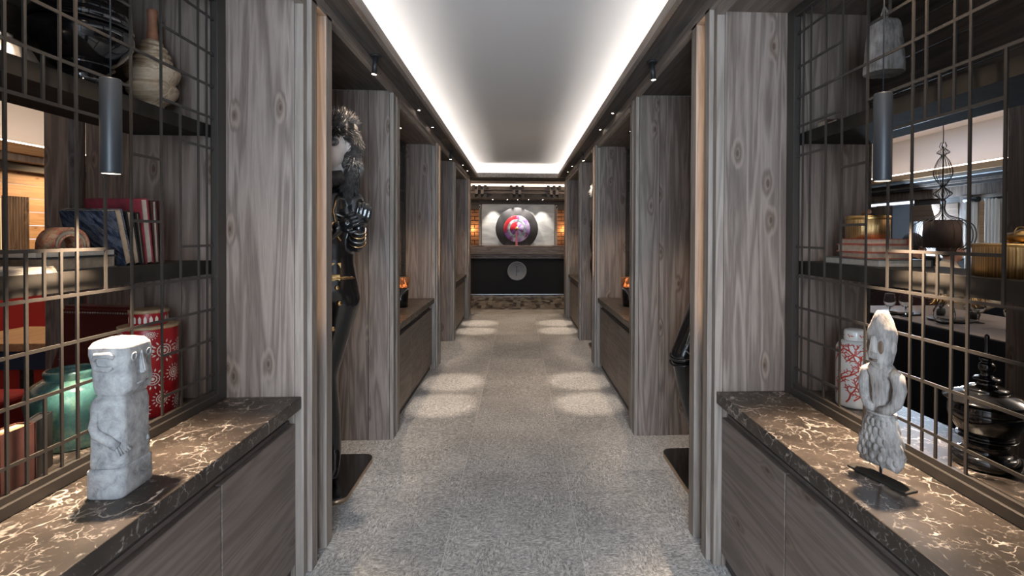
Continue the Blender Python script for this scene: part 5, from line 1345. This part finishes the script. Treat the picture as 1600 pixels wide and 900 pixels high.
# white folded napkin
nk = thing('paper_stack', 'loose white papers fanned flat at the edge of the lower left shelf', 'papers', (-1.20, 1.265, Z2))
for q in range(4): box('sheet', -.055, .055, -.085, .085, q*.004, q*.004+.0034, page_w, nk, M=Matrix.Rotation(R(4*q-6), 4, 'Z'))
# arched face-down paperback
ab = thing('open_book', 'red and tan patterned paperback standing tent like on the flat black book', 'book', (-1.215, 1.455, Z2+.0548), R(-18))
vs_, fs_ = [], []; n_ = 14
def arch(n_, r0, r1, x0, x1, name, mat, par):
    vs_, fs_ = [], []
    for i in range(n_+1):
        a = math.pi*i/n_
        for r in (r0, r1):
            for x in (x0, x1): vs_.append((x, -math.cos(a)*r*1.05, max(0.0, math.sin(a)**.8*r*1.42)))
    for i in range(n_):
        b_ = i*4; e_ = b_+4
        fs_ += [(b_+2, b_+3, e_+3, e_+2), (b_, e_, e_+1, b_+1), (b_, b_+2, e_+2, e_), (b_+1, e_+1, e_+3, b_+3)]
    fs_ += [(0, 1, 3, 2), (n_*4, n_*4+2, n_*4+3, n_*4+1)]
    return raw(name, vs_, fs_, mat, par, True)
arch(n_, .0365, .042, -.035, .032, 'cover', cover_pattern, ab); arch(n_, .0285, .0363, -.032, .029, 'pages', page, ab); arch(n_, .025, .0283, -.033, .031, 'endpaper', cover_pattern, ab)

RB = 'old books lying on the lower right shelf'
flat_book('large grey white book lying at the bottom of the right stack', 1.245, 1.705, Z2, .18, .285, .024, cover_grey, page_w, R(180), RB)
flat_book('rose covered book with tan pages, lowest of the three rose books', 1.240, 1.705, Z2+.0245, .14, .165, .020, cover_rose, page, R(176), RB)
flat_book('thickest rose covered book in the middle of the right stack', 1.242, 1.708, Z2+.045, .145, .172, .026, cover_rose, page, R(183), RB)
flat_book('topmost rose covered book under the brass drum', 1.242, 1.712, Z2+.0715, .14, .150, .019, cover_rose, page, R(178), RB)
bdm = thing('brass_drum', 'ribbed brass drum box standing on the rose covered books', 'box', (1.240, 1.735, Z2+.0908))
lathe('drum', [(.066, 0), (.068, .002), (.068, .072), (.066, .074), (0, .0742)], brass_ribbed, bdm, 48)
lathe('lid', [(.069, .066), (.0695, .067), (.0695, .078), (.067, .080), (0, .0805)], brass, bdm, 48)
tube('twig_knob', [(-.012, -.02, .088), (.0, -.005, .094), (.006, .012, .092), (-.004, .024, .09)], [.006, .009, .008, .005], turned_red, bdm, 8)
bbx = thing('brass_box', 'large ribbed brass drum box at the right end of the lower shelf', 'box', (1.272, 1.195, Z2))
lathe('drum', [(.108, 0), (.110, .002), (.110, .078), (.108, .081), (0, .0815)], brass_ribbed, bbx, 64)
lathe('rim', [(.1105, .074), (.112, .075), (.112, .080), (.1105, .082)], brass, bbx, 64)
orn = thing('brass_ornament', 'knotted brass ornament with a white ball lying on the large brass box', 'ornament', (1.24, 1.175, Z2+.0818))
sphere('brass_knot', (0.0, 0.0, .018), .020, brass, orn, (1, 1.2, .9)); lathe('brass_cup', [(.0, 0), (.014, .004), (.016, .02), (.010, .024), (0, .024)], brass, orn, 20, c=(.01, .045, 0))
tube('brass_arm', [(0, .05, .016), (0, .0, .02), (-.002, -.055, .018)], [.010, .012, .010], brass, orn, 10); sphere('white_ball', (-.003, -.068, .019), .0145, white_gl, orn)
tube('wire_ring', [(.002+.017*math.cos(a), .012, .024+.017*math.sin(a)) for a in [i*math.pi/10 for i in range(20)]], .0016, brass, orn, 6, True)

# books on the left counter behind the screen
book('thick old volume with orange tan pages standing on the left counter', (-1.20, 1.262, .6905), .085, .150, .045, cover_brown, plain('orange_paper', (0.60, 0.36, 0.19, 1), 0.85, var=0.2, vscale=50), (0, 0, R(-90)), 'volumes behind the left screen')
book('black leather volume leaning beside the orange paged one', (-1.215, 1.352, .6905), .10, .142, .028, cover_black, cover_black, (0, 0, R(-70)), 'volumes behind the left screen')

# ------------------------------------------------------------------ candle glasses
for s in (-1, 1):
    c = thing('candle_glass', 'black and amber candle glass on the middle %s counter' % SIDE[s], 'candle', (s*0.985, 4.40, 0.69), 0, 'candle glasses on the middle counters')
    lathe('black_base', [(.058, 0), (.061, .003), (.073, .165), (0, .165)], lacquer, c, 40)
    lathe('amber_glass', [(.0735, .166), (.080, .25), (.077, .25), (.0705, .168)], amber, c, 40)
    b_ = bmesh.new()
    for q in range(9):
        a = q*.698; bsphere(b_, (.052*math.cos(a), .052*math.sin(a), .180), .010, 8, 6)
    bmo('glint_beads', b_, amber_glint, c, True)  # glowing beads stand in for glints, not for flames
    light('candle_light', 'POINT', (s*0.985, 4.40, .93), .15, (1.0, .55, .25), shadow_soft_size=.03)

# ------------------------------------------------------------------ mannequins
def spikes(name, mat, parent, centre, rad, sc, n_, ln, down=0.6, keep=lambda d: True, w_=.004):
    b_ = bmesh.new()
    for q in range(n_):
        d = Vector((random.gauss(0, 1), random.gauss(0, 1), random.gauss(0, 1))).normalized()
        if not keep(d): continue
        p = Vector(centre)+Vector((d.x*rad*sc[0], d.y*rad*sc[1], d.z*rad*sc[2]))
        t_ = (d+Vector((random.uniform(-.5, .5), random.uniform(-.5, .5), -down+random.uniform(-.3, .3)))).normalized()
        a = t_.orthogonal().normalized()*w_; c_ = t_.cross(a)
        vs_ = [b_.verts.new(p-d*.004+a), b_.verts.new(p-d*.004-a*.5+c_*.87), b_.verts.new(p-d*.004-a*.5-c_*.87), b_.verts.new(p+t_*ln*random.uniform(.6, 1.2))]
        for f in ((0, 1, 3), (1, 2, 3), (2, 0, 3)): b_.faces.new([vs_[i] for i in f])
    return tag(bmo(name, b_, mat, parent), kind='stuff')
def ring_pts(c, n, r, ry=None, k=20):
    n = Vector(n).normalized(); a = n.orthogonal().normalized(); b_ = n.cross(a); ry = ry or r
    return [Vector(c)+a*math.cos(2*math.pi*i/k)*r+b_*math.sin(2*math.pi*i/k)*ry for i in range(k)]
def mannequin(label, root_xy, sp, group):
    rx, ry = root_xy
    m = thing('mannequin', label, 'mannequin', (rx, ry, 0), 0, group)
    W = lambda p: Vector((p[0]-rx, p[1]-ry, p[2]))
    # plate
    out = rrect(.26, .26, .055, 8)
    pl = loft('base_plate', [(0.004, out), (0.026, out), (0.0285, rrect(.2575, .2575, .0525, 8))], lacquer, m, smooth=False)
    loft('gold_edge', [(0.0, rrect(.2615, .2615, .0565, 8)), (0.022, rrect(.2615, .2615, .0565, 8))], plain('gold_band_'+str(round(rx*100)), (0.55, 0.40, 0.27, 1), .3, .8), pl)
    cz = [[(W(p), r) for p, r in c_] for c_ in sp['chains']]
    bo = body_mesh('body', cz, latex, m, .011, 6)
    for sd_ in sp['hands']:
        pass
    hs = []
    for wr, fd, up, sde in sp['hands']: hs += hand(None, W(wr), fd, up, 1.0, .75, sde)
    if hs: body_mesh('gloved_hands', hs, latex, m, .005, 2)
    hc = W(sp['head']); hdx = head_parts(m, hc, sp.get('face', 0), porcelain, fur, 1.03)
    return m, W, hdx, bo

# left, nearest niche
spL = {'head': (-.940, 2.715, 1.762), 'face': R(-8),
 'chains': [[((-.965, 2.76, 1.02), .135), ((-.962, 2.755, 1.17), .108), ((-.962, 2.745, 1.34), .124), ((-.962, 2.745, 1.46), .105), ((-.950, 2.735, 1.56), .055), ((-.945, 2.73, 1.63), .046)],
   [((-.930, 2.745, 1.475), .075), ((-.855, 2.75, 1.475), .058), ((-.822, 2.71, 1.25), .043), ((-.790, 2.64, 1.335), .034)],
   [((-1.00, 2.745, 1.475), .075), ((-1.085, 2.75, 1.475), .058), ((-1.12, 2.70, 1.25), .045), ((-.96, 2.60, 1.275), .040), ((-.875, 2.59, 1.335), .034)],
   [((-.925, 2.76, .96), .105), ((-1.000, 2.75, .56), .064), ((-.985, 2.78, .34), .054), ((-.965, 2.785, .14), .038), ((-.945, 2.72, .075), .034), ((-.930, 2.66, .058), .026)],
   [((-1.050, 2.76, .96), .105), ((-1.09, 2.72, .56), .064), ((-1.12, 2.76, .34), .054), ((-1.13, 2.78, .14), .038), ((-1.13, 2.71, .075), .034), ((-1.13, 2.65, .058), .026)],
   [((-.965, 2.80, .12), .024), ((-.965, 2.815, .035), .010)], [((-1.13, 2.80, .12), .024), ((-1.13, 2.815, .035), .010)]],
 'hands': [((-.790, 2.64, 1.335), (.35, -.35, .8), (.3, -.6, .2), 1), ((-.875, 2.59, 1.335), (.85, -.1, .5), (0, -1, .3), -1)]}
mL, W, hL, bL = mannequin('mannequin in black gloss leather and fur hat inside the nearest left niche', (-1.075, 2.755), spL, 'leather mannequins in the niches')
c = W((-.942, 2.735, 1.855))
ht = sphere('fur_hat', c, .115, fur, mL, (1.0, 1.05, .62)); rough_up(ht, .008, 30, 2)
spikes('light_fur_crown', fur_light, mL, c+Vector((0, 0, .01)), .108, (1.0, 1.05, .66), 1500, .040, -.35, lambda d: d.z > .15)
spikes('dark_fur_band', fur, mL, c+Vector((0, -.004, -.025)), .112, (1.02, 1.08, .5), 1500, .030, .5, lambda d: d.z < .35)
cap = tube('ear_flap', [W((-.850, 2.74, 1.83)), W((-.838, 2.735, 1.74)), W((-.846, 2.715, 1.64)), W((-.865, 2.70, 1.54)), W((-.858, 2.70, 1.45))], [.028, .034, .038, .034, .010], fur, mL, 12)
for (pp, rr) in (((-.838, 2.735, 1.76), .036), ((-.845, 2.72, 1.66), .040), ((-.862, 2.70, 1.56), .037)):
    spikes('fur_tuft', fur_light if rr == .040 else fur, cap, W(pp), rr, (1, 1, 1.5), 320, .030, 1.2, w_=.003)
hoodc = W((-.942, 2.775, 1.72)); hood = sphere('hood', hoodc, .105, fur, mL, (.98, .9, 1.35)); rough_up(hood, .006, 25, 4)
tube('scarf', [W((-1.02, 2.70, 1.60)), W((-.955, 2.655, 1.575)), W((-.885, 2.69, 1.60))], [.035, .045, .035], fur, mL, 12)
tube('hat_cord', [W((-.835, 2.74, 1.80)), W((-.815, 2.735, 1.72)), W((-.818, 2.73, 1.56)), W((-.822, 2.72, 1.44))], .004, black_matt, mL, 6)
for sx in (-1, 1): sphere('eye_mask', (sx*.034, -.070, .006), .026, plain('smoky_mask_%d' % sx, (.20, .175, .17, 1), .35), hL, (1.1, .45, .8))
for sx in (-1, 1): sphere('eye_white', (sx*.034, -.083, .003), .013, plain('eye_white_%d' % sx, (.45, .45, .45, 1), .2), hL, (1.2, .5, .55)); 
tube('mask_seam', [(0, -.098, .055), (0, -.102, .02), (0, -.110, -.012)], .0028, silver, hL, 6)
sphere('lower_lip', (0, -.083, -.064), .014, lip_red, hL, (1.0, .5, .45))
# gold straps, belts, buttons, cuffs
for z, rr, tl_ in ((1.145, .112, .06), (1.085, .128, .10)):
    tube('belt', [W((-.963, 2.757, z))+p for p in ring_pts((0, 0, 0), (tl_, 0, 1), rr-.018, rr-.015, 28)], .012, gold, mL, 6, True)
    box('belt_buckle', -.026, .026, -.008, .008, -.017, .017, brass, mL, .003, M=Matrix.Translation(W((-.915, 2.757-rr*.80, z-.004))) @ Matrix.Rotation(R(26), 4, 'Z'))
tube('chest_strap', [W(p) for p in ((-1.03, 2.655, 1.50), (-.97, 2.628, 1.40), (-.92, 2.635, 1.33), (-.885, 2.655, 1.27))], .0075, gold, mL, 6)
tube('chest_strap', [W(p) for p in ((-.905, 2.655, 1.50), (-.915, 2.632, 1.42), (-.905, 2.64, 1.36), (-.86, 2.665, 1.31))], .0065, gold, mL, 6)
tube('chest_strap', [W(p) for p in ((-.94, 2.63, 1.42), (-.88, 2.645, 1.395), (-.845, 2.69, 1.375))], .0055, silver, mL, 6)
for p0, p1, n_ in (((-.822, 2.71, 1.25), (-.790, 2.64, 1.335), 4), ((-1.06, 2.66, 1.258), (-.875, 2.59, 1.335), 7)):
    a, b_ = W(p0), W(p1)
    for q in range(n_):
        t_ = (q+.6)/n_; r_ = .042-.008*t_
        tube('cuff_ring', ring_pts(a+(b_-a)*t_, b_-a, r_, r_, 18), .0035, silver if q % 2 else gold, mL, 6, True)
for p in ((-.905, 2.652, 1.03), (-.895, 2.66, .95), (-.93, 2.665, .82)):
    bt = lathe('gold_button', [(0, 0), (.010, 0), (.014, .004), (.011, .009), (0, .010)], gold, mL, 16); bt.rotation_euler = (math.pi/2, 0, R(25)); bt.location = W(p)

# right, nearest niche: bent knee towards the corridor
spR = {'head': (1.16, 2.74, 1.75), 'face': R(10),
 'chains': [[((1.15, 2.78, 1.00), .120), ((1.15, 2.77, 1.16), .090), ((1.155, 2.765, 1.34), .118), ((1.16, 2.765, 1.46), .105), ((1.16, 2.755, 1.56), .055), ((1.16, 2.75, 1.63), .046)],
   [((1.20, 2.76, 1.475), .075), ((1.27, 2.77, 1.475), .058), ((1.31, 2.73, 1.24), .043), ((1.28, 2.62, 1.05), .034)],
   [((1.12, 2.76, 1.475), .075), ((1.06, 2.77, 1.475), .058), ((1.03, 2.74, 1.24), .043), ((1.05, 2.66, 1.05), .034)],
   [((1.09, 2.78, .96), .105), ((.915, 2.74, .655), .068), ((.965, 2.80, .44), .058), ((1.03, 2.84, .19), .040), ((1.02, 2.78, .08), .034), ((1.0, 2.71, .058), .026)],
   [((1.21, 2.78, .96), .105), ((1.22, 2.75, .56), .064), ((1.22, 2.79, .34), .054), ((1.22, 2.80, .14), .038), ((1.22, 2.73, .075), .034), ((1.22, 2.67, .058), .026)],
   [((1.03, 2.86, .16), .024), ((1.03, 2.875, .035), .010)], [((1.22, 2.82, .12), .024), ((1.22, 2.835, .035), .010)]],
 'hands': [((1.28, 2.62, 1.05), (0, -.2, -1), (0, -1, 0), 1), ((1.05, 2.66, 1.05), (0, -.2, -1), (0, -1, 0), -1)]}
mR, W, hR, bR = mannequin('mannequin with a bent knee in black boots inside the nearest right niche', (1.135, 2.755), spR, 'leather mannequins in the niches')
for z, rr in ((.655, .074), (.625, .073)):
    tube('boot_cuff', ring_pts(W((.918, 2.742, z)), (.25, .2, -1), rr, rr, 20), .007, latex, mR, 6, True)
tube('lace', [W(p) for p in ((.93, 2.668, .80), (.905, 2.664, .72), (.955, 2.668, .76))], .003, silver, mR, 5)
tube('lace', [W(p) for p in ((.90, 2.665, .70), (.945, 2.665, .655), (.98, 2.675, .69))], .003, silver, mR, 5)
tube('plate_badge', [W((.955+.022*math.cos(a), 2.60+.022*math.sin(a), .0295)) for a in [i*math.pi/8 for i in range(16)]], .003, gold, mR, 6, True)
sphere('dark_hair', (0, .02, .02), .112, fur, hR, (1, 1, 1.15))
tube('plate_badge', [Vector((.10+.022*math.cos(a), -.20+.022*math.sin(a), .0295)) for a in [i*math.pi/8 for i in range(16)]], .003, gold, mL, 6, True)

# right, second niche: pale hair and a hand at the edge
def shift(p, dx, dy): return (p[0]+dx, p[1]+dy, p[2])
spD = {'head': (.955, 5.80, 1.76), 'face': R(10), 'chains': [[(shift(p, -.20, 3.04), r) for p, r in c_] for c_ in spR['chains'][:3]], 'hands': []}
spD['chains'][2] = [((.92, 5.80, 1.475), .075), ((.885, 5.81, 1.46), .055), ((.862, 5.78, 1.22), .042), ((.868, 5.72, 1.08), .034)]
spD['chains'] += [[(shift(p, -.12, 3.04), r) for p, r in c_] for c_ in spR['chains'][4:5]] + [[((.93, 5.82, .96), .10), ((.935, 5.79, .56), .064), ((.94, 5.83, .34), .054), ((.94, 5.84, .14), .038), ((.935, 5.77, .075), .034), ((.93, 5.71, .058), .026)]]
spD['hands'] = [((.868, 5.72, 1.08), (-.1, -.4, -.9), (-1, 0, 0), -1)]
mD, W, hD, bD = mannequin('mannequin with pale hair glimpsed inside the second right niche', (1.105, 5.795), spD, 'leather mannequins in the niches')
sphere('pale_hair', (0, .02, .03), .108, fur_light, hD, (1, 1, 1.12))
spikes('hair_tufts', plain('white_fur', (.62, .6, .57, 1), .8), mD, W((.955, 5.80, 1.80)), .108, (1, 1, 1.1), 900, .04, .6, lambda d: d.z > -.3 and d.y > -.6)
